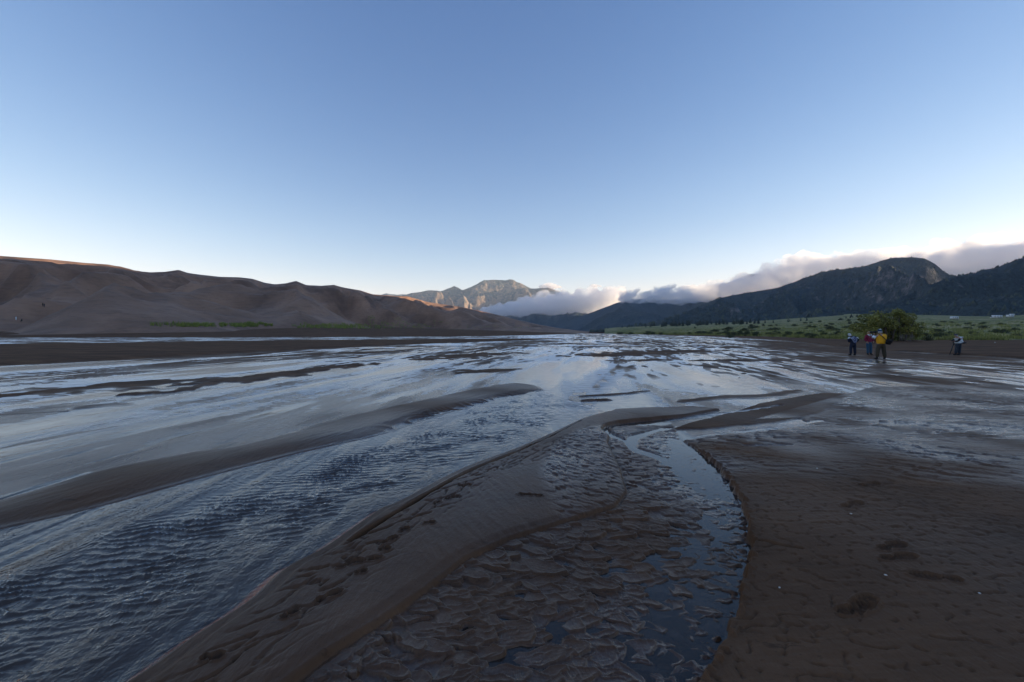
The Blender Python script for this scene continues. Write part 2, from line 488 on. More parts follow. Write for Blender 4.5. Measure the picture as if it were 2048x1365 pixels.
# footprints and scuffs
def foot(z, u, v, ang, L=0.29, W=0.105, depth=0.015, tr=0.6):
    cx, cy = P(u, v); a = R(ang)
    s = (x - cx) * math.cos(a) + (y - cy) * math.sin(a); t = -(x - cx) * math.sin(a) + (y - cy) * math.cos(a)
    e = np.minimum(np.sqrt(((s - .17 * L) / (.32 * L)) ** 2 + (t / (W / 2)) ** 2), np.sqrt(((s + .33 * L) / (.19 * L)) ** 2 + (t / (W * .38)) ** 2))
    near_ = e < 2
    tread = tr * np.sin(s * 210) + (.3 + .5 * (tr == 0)) * noise(x / .02, y / .02, 115)
    dz = -depth * (1 - ss(0.88, 1.02, e)) * (1 + tread) + 0.009 * np.exp(-((e - 1.18) / .16) ** 2)
    return np.where(near_, z + dz, z)
for a_ in [(1739, 981, 20), (1705, 1022, 25), (1799, 1131, 10), (1869, 1172, 165), (1714, 1237, 20), (1728, 1230, 35), (1785, 1108, 20)]:
    z = foot(z, *a_)
z = foot(z, 1060, 1003, 175, .24, .07, .02)
for (u_, v_, a_) in [(722, 1165, 40), (700, 1148, 30), (740, 1140, 50), (780, 1098, 35), (770, 1118, 25), (860, 1062, 30), (810, 1075, 35), (905, 1010, 35), (875, 1020, 30), (930, 985, 30), (660, 1215, 40), (580, 1255, 40), (425, 1345, 30)]:
    z = foot(z, u_, v_, a_ + 25 * math.sin(u_), .13 + .05 * math.sin(u_ * 3), .06, .022, 0)
# crack in the flat
dcr = sdf(x, y, PL([(1498, 1096), (1530, 1098), (1560, 1106), (1602, 1113)]), 0.3, closed=False)
z -= 0.03 * np.exp(-(dcr / 0.013) ** 2)
# undercut notch
dn = sdf(x, y, PL([(1492, 893), (1580, 891)]), 0.4, closed=False)
z -= 0.03 * np.exp(-(dn / 0.05) ** 2)
# right sand bank (low cut edge), then slowly rising
dR = sdf(x, y, poly_land_right, 400)
mR = ss(-0.1, 0.12, dR)
zR = 0.14 + 0.0028 * np.clip(dR, 0, 400) + 0.012 * fbm(c / 2.5, y / 20, 3, 121) + 0.012 * np.sin(dR * 1.1 + 1.5 * noise(x / 8, y / 8, 123))
z = z * (1 - mR) + mR * zR
shelf = np.exp(-((dR + 3.5) / 3.5) ** 2) * ss(24, 30, y) * (1 - ss(70, 100, y))
z += 0.05 * shelf * (dR < 0)
# left sand bank rising to the dunes
dL = sdf(x, y, poly_land_left, 400)
mL = ss(-0.5, 0.8, dL)
zL = 0.25 + 0.030 * np.clip(dL - 3, 0, 300) + 0.05 * big
z = z * (1 - mL) + mL * zL
z = np.where((dL < 0) & back, 0.004 + 0.03 * fbm(c / 9, y / 5.0, 3, 151) + 0.012 * fin, z)

Z = np.zeros_like(X)
Z[idx] = z
DL = sdf(X, Y, poly_land_left, 4000); DR = sdf(X, Y, poly_land_right, 4000)
far = front & ~near
Z[far] = 0.1 + np.where(DL[far] > 0, np.minimum(0.030 * DL[far], 9.0), 0) + np.where(DR[far] > 0, np.minimum(0.0028 * DR[far], 1.3), 0)
Z[~front] = 0.05
Z[RR < 1.0] = 0.03

# --- wave heights on the water
W = np.zeros_like(z)
nearw = np.where(rad < 16)[0]
xn, yn, dn_, dbn = x[nearw], y[nearw], dch[nearw], dlow[nearw]
# position across the channel: 0 at the left bank, 1 at the right bank
acr = dbn / np.maximum(dbn + dbr[nearw], .01)
inside = ss(0.0, 0.15, dn_)
train_c = 0.52 - 0.04 * (yn - 3) + .10 * noise(xn / 1.4, yn / 1.4, 139)
train = np.exp(-((acr - train_c) / 0.17) ** 2)
env = np.clip(0.65 + 0.7 * noise(xn / .5, yn / .5, 131), 0.1, 1.3)
ph = (yn * 0.985 - xn * 0.17 + 0.06 * fbm(xn / .3, yn / .35, 3, 133)) * 2 * np.pi / 0.098
wv = (1 - np.abs(np.sin(ph / 2))) ** 2.4 - .25 + .12 * noise(xn / .05, yn / .03, 132)
chop = ridged((xn * .95 + yn * .3) / .34, (yn * .95 - xn * .3) / .10, 3, 135) - .8
wl = np.sin((yn * .75 + xn * .66 + .07 * fbm(xn / .3, yn / .3, 2, 137)) * 2 * np.pi / .075)
right_side = ss(train_c, train_c + .25, acr)
calm = 1 - ss(.75, .97, acr)
hgt = 0.022 * wv * env * train + 0.013 * chop * right_side * calm * np.clip(.7 + .9 * noise(xn / .6, yn / .6, 141), .15, 1.4) + 0.0018 * wl * (1 - right_side) * (1 - train) * env
W[nearw] = inside * hgt
open_w = ss(7.5, 10, y) * (1 - ss(0.0, .3, df)) * (dch < 0.1)
W += open_w * (0.011 * (ridged(c / .75, y / .34, 2, 143) - .75) + 0.004 * noise(c / .2, y / .16, 147)) * np.clip(.35 + 1.2 * med + .5 * fin, 0.1, 1.2) * (1 - ss(25, 45, y))

ZW = np.full_like(X, -5.0); ZW[idx] = W
DEP = np.full_like(X, -1.0); DEP[idx] = W - z
wetv = np.zeros_like(X)
wetv[idx] = np.clip(0.25 * (1 - ss(0, .2, z)) + 0.75 * (1 - ss(0.0, 0.03, z)), 0, 1) * (1 - 0.8 * mR) * (1 - mL)
wetv[idx] = np.maximum(wetv[idx], 0.25 * (dr > 0) * (rad < 40))
wetv[idx] = np.maximum(wetv[idx], 0.72 * mf)
wetv[idx] = np.maximum(wetv[idx], 0.5 * mm + 0.5 * mb + .25 * dri * mm)
wetv[idx] = np.maximum(wetv[idx], 0.72 * np.clip(band, 0, 1) * mr * (.7 + .5 * np.clip(noise(x / 1.1, y / .8, 163), -.6, .6)))
wetv[idx] *= (1 - 0.75 * ss(0, 1.5, d))
wetv[idx] *= 1 - 0.55 * ss(11, 24, rad)
wetv[idx] = np.clip(wetv[idx] * (1 + .5 * noise(x / 1.7, y / 2.1, 161)), 0, 1)
chopv = np.zeros_like(X)
chopv[idx] = np.where(dch > 0, 0.6, np.clip(0.55 + .8 * med + .5 * big, 0.12, 1)) * (1 - mf)

chopv *= 1 / (1 + (RR / 10) ** 2)
roughv = 0.045 + 0.29 * ss(4.5, 13, RR)
roughv[idx] *= np.clip(0.85 + .7 * med + .3 * fin, .45, 1.25)

# --- faces
def quads(keep):
    i = np.arange(nr - 1)[:, None]; j = np.arange(nt)[None, :]
    jn = (j + 1) % nt
    f = np.stack([i * nt + j + 0 * jn, i * nt + jn, (i + 1) * nt + jn, (i + 1) * nt + j], -1).reshape(-1, 4)
    return f[keep[f].any(1)] if keep is not None else f

def submesh(name, faces, zz, attrs):
    used = np.zeros(len(X), bool); used[faces.ravel()] = True
    remap = np.cumsum(used) - 1
    me = mesh_from(name, np.stack([X[used], Y[used], zz[used]], 1), remap[faces])
    for k, v in attrs.items(): add_attr(me, k, v[used])
    return me

allq = quads(None)[:, ::-1][:, ::-1]
dmin = DEP[allq].min(1); dmax = DEP[allq].max(1)
sand_q = allq[dmin < 0.045]
water_q = allq[dmax > -0.004]
# --- sand and water materials
def sand_material():
    m = NT('wet_sand')
    wet = m.attr('wet')
    g = m.tex(1.3, 5, .6); g2 = m.tex(60, 3, .7); g3 = m.tex(0.06, 3)
    dry = m.mix(g, (0.175, 0.086, 0.042), (0.235, 0.122, 0.063))
    dry = m.mix(m.math('MULTIPLY', g3, 0.5), dry, (0.125, 0.066, 0.037))
    st = m.tex(1.0, 5, .65, m.mapped((0.16, 0.55, 1), (0, 0, R(-12))))
    dry = m.mix(m.ramp(st, [(.38, (0, 0, 0)), (.62, (1, 1, 1))]), (0.110, 0.058, 0.033), dry)
    wetc = m.mix(g, (0.080, 0.036, 0.017), (0.120, 0.058, 0.028))
    colr = m.mix(m.math('MULTIPLY', wet, 1.0, clamp=True), dry, wetc)
    colr = m.mix(m.math('MULTIPLY', m.ramp(g2, [(0.60, (0, 0, 0)), (0.72, (1, 1, 1))]), 0.45), colr, (0.034, 0.018, 0.010))
    ln = m.tex(3.2, 6, .7, m.mapped((1.1, 4.2, 1), (0, 0, R(10))), 1.2)
    colr = m.mix(m.math('MULTIPLY', m.ramp(ln, [(.60, (0, 0, 0)), (.70, (1, 1, 1))]), .55), colr, (0.028, 0.015, 0.009))
    sn = m.tex(0.9, 4, .6)
    colr = m.mix(m.math('MULTIPLY', m.ramp(sn, [(.45, (0, 0, 0)), (.70, (1, 1, 1))]), .45), colr, (0.044, 0.023, 0.013))
    rough = m.math('MULTIPLY_ADD', m.math('POWER', wet, 0.7), -0.66, 0.82)
    rough = m.math('ADD', rough, m.math('MULTIPLY_ADD', g, 0.16, -0.08))
    b1 = m.bump(m.tex(220, 2, .7), 0.25, 0.002)
    b2 = m.bump(m.tex(9, 5, .62, m.mapped((2.2, 0.8, 1), (0, 0, R(18)))), 0.6, 0.02, b1)
    return m.set(Base_Color=colr, Roughness=rough, IOR=1.38, Specular_IOR_Level=m.math('MULTIPLY_ADD', m.math('POWER', wet, 2.5), 0.70, 0.04), Normal=b2)

def water_material():
    m = NT('river_water')
    dep = m.attr('depth'); chop = m.attr('chop')
    v = m.mapped((1.7, 1.0, 1.0), (0, 0, R(12)))
    n1 = m.tex(7.0, 4, .6, v, 0.6); n2 = m.tex(1.7, 3, .55, v, 0.4); n3 = m.tex(28, 2, .5, v)
    n4 = m.tex(0.45, 3, .6, m.mapped((2.4, .5, 1), (0, 0, R(12))))
    patch = m.ramp(n4, [(0.40, (0.12,) * 3), (0.62, (1, 1, 1))])
    h = m.math('ADD', m.math('MULTIPLY', n1, 0.014), m.math('ADD', m.math('MULTIPLY', n2, 0.035), m.math('MULTIPLY', n3, 0.005)))
    h = m.math('MULTIPLY', m.math('MULTIPLY', h, chop), patch)
    nb = m.bump(h, 1.0, 2.6)
    fr = m.n('Fresnel'); m.l(m.math('MULTIPLY_ADD', m.attr('rough'), 0.5, 1.30), fr.inputs['IOR']); m.l(nb, fr.inputs['Normal'])
    gl = m.n('BsdfGlossy'); m.l(m.attr('rough'), gl.inputs['Roughness']); gl.inputs['Color'].default_value = (1, 1, 1, 1); m.l(nb, gl.inputs['Normal'])
    di = m.n('BsdfDiffuse'); di.inputs['Color'].default_value = (0.072, 0.051, 0.038, 1)
    tr = m.n('BsdfTransparent'); tr.inputs['Color'].default_value = (0.55, 0.48, 0.42, 1)
    op = m.n('MapRange', interpolation_type='SMOOTHSTEP'); op.inputs['From Min'].default_value = 0.0; op.inputs['From Max'].default_value = 0.035
    op.inputs['To Min'].default_value = 0.45; op.inputs['To Max'].default_value = 1.0
    m.l(dep, op.inputs['Value'])
    under = m.n('MixShader'); m.l(op.outputs[0], under.inputs[0]); m.l(tr.outputs[0], under.inputs[1]); m.l(di.outputs[0], under.inputs[2])
    top = m.n('MixShader'); m.l(fr.outputs[0], top.inputs[0]); m.l(under.outputs[0], top.inputs[1]); m.l(gl.outputs[0], top.inputs[2])
    m.l(top.outputs[0], m.out.inputs['Surface'])
    return m.m

M_SAND, M_WATER = sand_material(), water_material()
me = submesh('ground', sand_q, Z, {'wet': wetv})
tag(link('ground', me, M_SAND), 'dark wet sand of the river plain with bars, ripples and footprints', kind='structure')
me = submesh('river', water_q, ZW, {'depth': DEP, 'chop': chopv, 'rough': roughv})
tag(link('river', me, M_WATER), 'shallow braided river reflecting the pale blue sky', kind='structure')

def ground_z(xq, yq):
    """height of the sand sheet near a point (metres)"""
    r = math.hypot(xq, yq); t = math.atan2(xq, yq)
    i = int(np.argmin(np.abs(rr - r))); j = int(np.argmin(np.abs(th - t)))
    return float(Z[i * nt + j])

# ================================================================== dunes and mountains
def polar_land(name, th0, th1, nth, r0, r1, nrad, hf, mat, attrs=None):
    t = np.linspace(R(th0), R(th1), nth); s = np.linspace(0, 1, nrad)
    T, S = np.meshgrid(t, s, indexing='ij')
    rA = r0(T) if callable(r0) else r0; rB = r1(T) if callable(r1) else r1
    RD = rA + (rB - rA) * S
    x_, y_ = RD * np.sin(T), RD * np.cos(T)
    h = hf(T, RD, x_, y_)
    i = np.arange(nth - 1)[:, None]; j = np.arange(nrad - 1)[None, :]
    f = np.stack([i * nrad + j, i * nrad + j + 1, (i + 1) * nrad + j + 1, (i + 1) * nrad + j], -1).reshape(-1, 4)
    me = mesh_from(name, np.stack([x_.ravel(), y_.ravel(), h.ravel()], 1), f[:, ::-1])
    o = link(name, me, mat)
    return o, x_, y_, h

def skyline(pts, extra=()):
    """(u, v) picture points and (degrees, elevation degrees) beyond the frame -> tan(elevation) over azimuth"""
    a = [(math.atan((u - 1024) / FPX), (HOR - v) / FPX * math.cos(math.atan((u - 1024) / FPX))) for u, v in pts]
    a += [(R(t), math.tan(R(e))) for t, e in extra]
    a.sort()
    ta = np.array([p[0] for p in a]); ea = np.array([p[1] for p in a])
    return lambda T: np.interp(T, ta, ea)

def dune_material():
    m = NT('dune_sand')
    g = m.tex(0.02, 5, .6); g2 = m.tex(0.15, 4, .6, m.mapped((1, 1, 5)))
    c = m.mix(m.ramp(g, [(.35, (0, 0, 0)), (.65, (1, 1, 1))]), (0.165, 0.090, 0.054), (0.400, 0.232, 0.145))
    c = m.mix(m.math('MULTIPLY', m.ramp(g2, [(0.5, (0, 0, 0)), (0.75, (1, 1, 1))]), .4), c, (0.085, 0.056, 0.042))
    return m.set(Base_Color=c, Roughness=0.95, Normal=m.bump(g2, .5, 1.5))
M_DUNE = dune_material()

dune_sky = skyline([(-40, 509), (0, 512), (100, 519), (170, 526), (215, 529), (245, 534), (270, 541), (300, 545), (330, 544), (357, 540), (375, 546), (395, 549), (440, 554), (480, 555), (505, 558), (530, 566), (550, 569), (572, 567), (592, 562), (612, 570), (640, 572), (668, 570), (690, 576), (720, 581), (745, 589), (790, 592), (815, 593), (850, 603), (880, 608), (920, 614), (960, 622), (1000, 631), (1040, 641), (1080, 650), (1120, 657), (1160, 662), (1190, 664.5)],
                   [(-182, 4.5), (-135, 5), (-110, 5.5), (-90, 6), (-70, 7), (-58, 7.2)])  # unseen dunes behind the camera, added to screen the warm horizon glow
def dune_r0(T): return 210 + 260 * ss(R(-35), R(9), T)
def dune_r1(T): return 1500 + 900 * ss(R(-40), R(5), T)
def dune_h(T, RD, x_, y_):
    e = dune_sky(T)
    rc = 900 + 620 * ss(R(-45), R(5), T)                     # distance of the skyline crest
    s = np.clip((RD - dune_r0(T)) / (rc - dune_r0(T)), 0, 3)
    base_e = 4.0 / 700
    prof = np.where(s < 1, 0.02 + 0.98 * (0.30 * s + 0.70 * np.clip(s, 0, 1) ** 2.2), 1 - 0.55 * (s - 1))
    top = e * rc
    h = CAM_H + top * prof
    wxx = x_ + 60 * noise(x_ / 260, y_ / 260, 201); wyy = y_ + 60 * noise(x_ / 260, y_ / 260, 203)
    n1 = 1 - np.abs(noise(wxx / 230, wyy / 300, 205)) * 2.2
    n2 = 1 - np.abs(noise(wxx / 95 + .4 * n1, wyy / 120, 207)) * 2.2
    n3 = 1 - np.abs(noise(wxx / 38, wyy / 44, 209)) * 2
    n4 = fbm(x_ / 12, y_ / 16, 2, 215)
    amp = np.clip(np.sin(np.clip(s, 0, 1) * np.pi) ** 0.6, 0, 1) * np.clip(top / 120, .06, 1)
    rel = amp * (50 * (n1 - .5) + 28 * (n2 - .4) + 10 * (n3 - .4) + 1.6 * n4) 
    h = h + rel
    # nothing may top the skyline
    lim = CAM_H + e * RD
    h = np.where(s < 1, np.minimum(h, lim - (1 - s) * 8 * np.clip(top / 120, 0, 1)), h)
    crest = CAM_H + top
    h = np.where(s >= 1, np.minimum(h, crest - (s - 1) * 15), h)
    lo = 0.25 + 0.010 * np.clip(np.interp(RD, [0, 200, 700], [0, 0, 420]), 0, 420)
    return h - 3.0 * (1 - ss(0, .06, s))
dune_o, dX, dY, dZ = polar_land('sand_dunes', -182, 9.6, 960, dune_r0, dune_r1, 300, dune_h, M_DUNE)
tag(dune_o, 'long brown sand dunes with sunlit crests beyond the river', kind='structure')

def mountain_material(name, forest, rock, rock_amt, scale, grass=None):
    m = NT(name)
    g = m.tex(0.007 * scale, 6, .7); g2 = m.tex(0.05 * scale, 5, .75); g3 = m.tex(0.12 * scale, 3, .7)
    sl = m.n('NewGeometry'); sp = m.n('SeparateXYZ'); m.l(sl.outputs['Normal'], sp.inputs[0])
    steep = m.math('SUBTRACT', 1.0, sp.outputs['Z'])
    f = m.math('ADD', m.math('MULTIPLY', g, 0.55), m.math('MULTIPLY', g2, 0.45))
    f = m.math('ADD', f, m.math('MULTIPLY', steep, 0.14))
    msk = m.ramp(f, [(rock_amt, (0, 0, 0)), (rock_amt + .09, (1, 1, 1))])
    fc = m.mix(m.ramp(g3, [(.35, (0, 0, 0)), (.65, (1, 1, 1))]), tuple(c * .55 for c in forest), tuple(c * 1.5 for c in forest))
    rc = m.mix(g2, tuple(c * .7 for c in rock), tuple(c * 1.2 for c in rock))
    c = m.mix(msk, fc, rc)
    return m.set(Base_Color=c, Roughness=0.95, Normal=m.bump(m.math('ADD', g2, m.math('MULTIPLY', g3, .5)), .8, 14 / scale))

M_PEAK = mountain_material('bare_peak_rock', (0.035, 0.045, 0.045), (0.27, 0.195, 0.135), 0.50, .5)
M_FOREST = mountain_material('forested_slope', (0.030, 0.045, 0.046), (0.185, 0.170, 0.165), 0.60, 1.0)
M_FOREST2 = mountain_material('far_forested_slope', (0.030, 0.045, 0.046), (0.14, 0.125, 0.115), 0.64, .8)

def make_range(name, label, sky_f, th0, th1, nth, r_foot, r_crest, r_back, nrad, mat, amp, wav, seed, power=1.2, rough_top=0.0, foot_z=0.0, oc=(4, 5)):
    fr = (lambda T: r_foot) if not callable(r_foot) else r_foot
    fc = (lambda T: r_crest + 0 * T) if not callable(r_crest) else r_crest
    fb = lambda T: fc(T) + r_back
    def hf(T, RD, x_, y_):
        e = sky_f(T); rc = fc(T)
        s = (RD - fr(T)) / (rc - fr(T))
        top = e * rc
        sc = np.clip(s, 0, 1)
        prof = np.where(s < 1, sc ** power, 1 - 0.75 * np.clip((RD - rc) / r_back, 0, 1))
        wxx = x_ + wav * .35 * noise(x_ / wav, y_ / wav, seed); wyy = y_ + wav * .35 * noise(x_ / wav, y_ / wav, seed + 1)
        ca, sa = math.cos(.5 * (R(th0) + R(th1))), math.sin(.5 * (R(th0) + R(th1)))
        al, ac = wxx * sa + wyy * ca, wxx * ca - wyy * sa              # down the slope, along the range
        rg = .55 * ridged(ac / (wav * .62), al / (wav * 1.9), oc[0], seed + 2) + .45 * ridged(wxx / (wav * .8), wyy / (wav * .8), oc[1], seed + 4) - 1.15
        fn = fbm(x_ / (wav * .12), y_ / (wav * .12), 3, seed + 9)
        a = amp * np.clip(np.sin(np.clip(s, 0, 1) * np.pi), 0, 1) ** .7
        h = CAM_H + top * prof + a * (rg + .12 * fn)
        lim = CAM_H + e * RD * (1 - .02 * (1 - sc))
        h = np.where(s < 1, np.minimum(h, lim), np.minimum(h, CAM_H + top - (RD - rc) * .15))
        h = h + rough_top * top * fn * ss(.5, 1, s) * .1
        return np.maximum(h, foot_z - 6 + 6 * ss(0, .05, s)) * ss(-.02, .02, s + .01) + foot_z * 0
    o, x_, y_, h = polar_land(name, th0, th1, nth, fr, fb, nrad, hf, mat)
    tag(o, label, kind='structure')
    return o, x_, y_, h

az = lambda u: math.degrees(math.atan((u - 1024) / FPX))
# bare peak ahead
peak_sky = skyline([(700, 640), (790, 600), (806, 590), (840, 584), (858, 581), (880, 583), (895, 577), (908, 573), (925, 580), (945, 573), (960, 564), (968, 561), (985, 560), (1010, 560), (1026, 560), (1042, 567), (1060, 576), (1078, 577), (1098, 576), (1115, 582), (1136, 592), (1160, 597), (1178, 590), (1200, 600), (1250, 615), (1320, 640), (1400, 655)])
make_range('bare_mountain', 'bare brown mountain peak lit by low sun above the dunes', peak_sky, az(690), az(1400), 420, 5600, 8200, 2500, 220, M_PEAK, 640, 1500, 301, 1.1, .15, 0, (2, 3))
far_sky = skyline([(700, 600), (757, 590), (775, 587), (792, 589), (830, 588), (900, 600), (1000, 620)])
make_range('far_ridge', 'low blue ridge far behind the dunes', far_sky, az(700), az(1000), 120, 8800, 11500, 2000, 50, M_FOREST2, 250, 1500, 321, 1.1, .12)
shade_range_sky = skyline([(1080, 640), (1140, 622), (1200, 612), (1300, 605), (1420, 590), (1540, 560), (1800, 560), (2000, 580)])  # unseen range, added to cast shade on the lower slopes of the peak
make_range('added_shade_range', 'added unseen range that shades the foot of the bare peak', shade_range_sky, az(1080), az(2000), 160, 6500, 9000, 1500, 60, M_FOREST2, 200, 1500, 331, 1.0, .12)
# dark foothills right of the gap
gap_sky = skyline([(960, 655), (1000, 640), (1040, 629), (1080, 627), (1150, 624), (1220, 640), (1300, 650)])
make_range('gap_foothill', 'dark blue foothill in the gap under the drifting cloud', gap_sky, az(960), az(1320), 160, 3300, 5200, 1200, 90, M_FOREST2, 170, 900, 341, 1.0, .12)
mid_sky = skyline([(1040, 660), (1100, 650), (1140, 640), (1190, 622), (1230, 607), (1265, 598), (1300, 597), (1330, 600), (1380, 596), (1420, 578), (1460, 563), (1500, 549), (1535, 547), (1560, 556), (1600, 580), (1700, 600), (1800, 615), (1900, 620)])
make_range('forested_mountain', 'blue forested mountain half hidden in cloud', mid_sky, az(1040), az(1900), 380, 2500, 4300, 1500, 170, M_FOREST2, 130, 1100, 361, 1.05, .12)
main_sky = skyline([(1180, 662), (1250, 655), (1300, 648), (1360, 630), (1400, 612), (1440, 596), (1480, 588), (1520, 582), (1560, 576), (1600, 560), (1640, 545), (1680, 540), (1720, 535), (1760, 523), (1790, 515), (1820, 514), (1850, 517), (1870, 527), (1885, 540), (1900, 550), (1940, 560), (2000, 575), (2100, 600)])
_, rX, rY, rZ = make_range('rocky_mountain', 'dark forested mountain with pale rock outcrops beside the cloud bank', main_sky, az(1180), az(2100), 460, 1100, lambda T: 2700 + 0 * T, 1200, 230, M_FOREST, 150, 620, 381, 1.0, .12)
near_sky = skyline([(1500, 652), (1600, 640), (1700, 622), (1780, 600), (1850, 575), (1900, 556), (1950, 546), (2000, 533), (2048, 514)], [(50, 8.0), (53, 11.3), (56, 12.0), (59, 11.3), (62, 10.2), (65, 9.6), (70, 9.7), (76, 10.8), (84, 11.4), (100, 12), (120, 9), (150, 6), (182, 4.5)])  # unseen crest past the frame: shaped to hold off sun and warm horizon glow
_, nX, nY, nZ = make_range('near_mountain', 'near dark mountain slope thick with pines', near_sky, az(1500), 182, 760, 900, lambda T: 2000 + 0 * T, 1200, 190, M_FOREST, 110, 520, 401, 1.05, .12)
back_sky = skyline([(1700, 600), (1860, 560), (1890, 552), (1910, 548), (1945, 549), (1990, 560), (2100, 575)])
make_range('saddle_ridge', 'dark ridge in the saddle behind two mountains', back_sky, az(1700), az(2120), 120, 2800, 3900, 900, 60, M_FOREST2, 120, 700, 421, 1.0, .12)
# ================================================================== clouds and air
def cloud_material(name, dens, nscale, lo, hi, rate):
    m = NT(name)
    m.t.nodes.remove(m.b)
    n1 = m.tex(nscale, 8, .62, m.mapped((1, 1, 1.3)), 0.3)
    d = m.n('MapRange', interpolation_type='SMOOTHSTEP'); d.inputs['From Min'].default_value = lo; d.inputs['From Max'].default_value = hi
    d.inputs['To Max'].default_value = dens
    m.l(n1, d.inputs['Value'])
    v = m.n('VolumePrincipled'); v.inputs['Color'].default_value = (1.0, 1.0, 1.0, 1); v.inputs['Anisotropy'].default_value = 0.5
    m.l(d.outputs[0], v.inputs['Density'])
    m.l(v.outputs[0], m.out.inputs['Volume'])
    m.m.cycles.volume_step_rate = rate
    return m.m

def at_sky(u, v, dist):
    t = math.atan((u - 1024) / FPX); y_ = dist * math.cos(t)       # dist: metres along the ground
    return Vector(((u - 1024) / FPX * y_, y_, CAM_H + (HOR - v) / FPX * y_))

_ico = {}
def ico(sub):
    if sub not in _ico:
        bm = bmesh.new(); bmesh.ops.create_icosphere(bm, subdivisions=sub, radius=1)
        _ico[sub] = (np.array([v.co[:] for v in bm.verts]), np.array([[v.index for v in f.verts] for f in bm.faces])); bm.free()
    return _ico[sub]

def cloud(label, band, mat, seed, depth=1.4, voxel=14, group=None, per=1.0, fill=.5):
    """band: list of (u, v_top, v_bottom, distance); billows heaped along it"""
    rng = np.random.RandomState(seed)
    b = np.array(band, float)
    V, F = ico(2); vs, fs, off = [], [], 0
    span = b[-1, 0] - b[0, 0]
    u = b[0, 0]
    while u <= b[-1, 0]:
        vt, vb, ds = [np.interp(u, b[:, 0], b[:, k]) for k in (1, 2, 3)]
        hpx = vb - vt
        for k in range(max(2, int(4 * per))):
            r = hpx * rng.uniform(.22, fill)
            f = rng.rand() ** .8
            vc = vt + r + f * max(hpx - 1.6 * r, 0)
            p = at_sky(u + rng.uniform(-.2, .2) * hpx, vc, ds + rng.uniform(-.5, .5) * hpx / FPX * ds * depth)
            rm = r / FPX * p.y
            S = np.array([rm * rng.uniform(.9, 1.5), rm * rng.uniform(.9, 1.4), rm * rng.uniform(.75, 1.0)])
            vs.append(V * S + np.array(p)); fs.append(F + off); off += len(V)
        if hpx > 18:
            for k in range(int(3 * per)):           # small billows along the upper edge
                r = rng.uniform(.07, .17) * hpx + 1.5
                p = at_sky(u + rng.uniform(-.3, .3) * hpx, vt + rng.uniform(-.05, .38) * hpx, ds - rng.uniform(-.1, .5) * hpx / FPX * ds * depth)
                rm = r / FPX * p.y
                vs.append(V * np.array([rm * rng.uniform(1, 1.5), rm, rm * .9]) + np.array(p)); fs.append(F + off); off += len(V)
        u += max(hpx * .28, 2.5) if hpx <= 18 else hpx * .16
    me = mesh_from('cloud', np.vstack(vs), np.vstack(fs))
    c0 = np.vstack(vs).mean(0)
    co = np.vstack(vs) - c0
    me.vertices.foreach_set('co', co.astype(np.float32).ravel())
    o = link('cloud', me); o.location = c0
    md = o.modifiers.new('r', 'REMESH'); md.mode = 'VOXEL'; md.voxel_size = voxel
    dg = bpy.context.evaluated_depsgraph_get()
    me2 = bpy.data.meshes.new_from_object(o.evaluated_get(dg)); o.modifiers.clear()
    q = np.empty(len(me2.vertices) * 3, np.float32); me2.vertices.foreach_get('co', q); q = q.reshape(-1, 3)
    nn = np.empty(len(me2.vertices) * 3, np.float32); me2.vertices.foreach_get('normal', nn); nn = nn.reshape(-1, 3)
    dsp = 0
    for sc_, am in ((9 * voxel, 1.6), (4 * voxel, 1.0), (2.2 * voxel, .5)):
        dsp = dsp + am * voxel * (noise(q[:, 0] / sc_ + q[:, 2] / sc_ * .5, q[:, 2] / sc_, seed) + noise(q[:, 1] / sc_ + 7, q[:, 2] / sc_ + q[:, 0] / sc_ * .3, seed + 2)) * .6
    q = q + nn * dsp[:, None]; me2.vertices.foreach_set('co', q.ravel()); me2.update()
    old = o.data; o.data = me2; bpy.data.meshes.remove(old)
    md = o.modifiers.new('r', 'REMESH'); md.mode = 'VOXEL'; md.voxel_size = voxel * .8
    dg = bpy.context.evaluated_depsgraph_get()
    me2 = bpy.data.meshes.new_from_object(o.evaluated_get(dg)); o.modifiers.clear()
    old = o.data; o.data = me2; bpy.data.meshes.remove(old); me2.materials.clear(); me2.materials.append(mat)
    tag(o, label, 'cloud', group)
    return o

M_CL1 = cloud_material('sunlit_cloud', 0.016, 0.012, .36, .52, .06)
M_CL2 = cloud_material('ridge_cloud', 0.016, 0.016, .38, .54, .055)
M_CLW = cloud_material('wisp_cloud', 0.02, 0.014, .38, .60, .05)
cloud('warm glowing cloud drifting across the foot of the bare peak', [(962, 617, 630, 5000), (1000, 606, 630, 5000), (1040, 598, 630, 5000), (1090, 588, 629, 5000), (1130, 585, 628, 5000), (1170, 582, 627, 5000), (1205, 578, 622, 5000), (1240, 576, 608, 5000)], M_CL1, 1, voxel=16)
cloud('small pink puff of cloud behind the bare peak shoulder', [(1082, 568, 578, 9200), (1095, 564, 579, 9200), (1110, 567, 578, 9200), (1124, 572, 577, 9200)], M_CL1, 2, voxel=18)
cloud('tiny lone puff of cloud over the gap', [(1179, 570, 575, 9200), (1190, 567, 575, 9200), (1202, 570, 575, 9200)], M_CL1, 3, voxel=14)
wg = 'curling wisps on the ridge'
wl = ['small grey wisp of cloud curling up beside the glowing cloud', 'taller grey wisp of cloud curling up off the ridge crest']
for k, (u0, u1, vt, vb) in enumerate([(1234, 1282, 573, 602), (1290, 1350, 566, 600)]):
    cloud(wl[k], [(u0, vb - 6, vb, 3950), (u0 + .45 * (u1 - u0), vt + 10, vb, 3950), (u0 + .8 * (u1 - u0), vt, vt + 14, 3950), (u1, vt - 3, vt + 9, 3950)], M_CLW, 10 + k, voxel=11, group=wg, fill=.42)
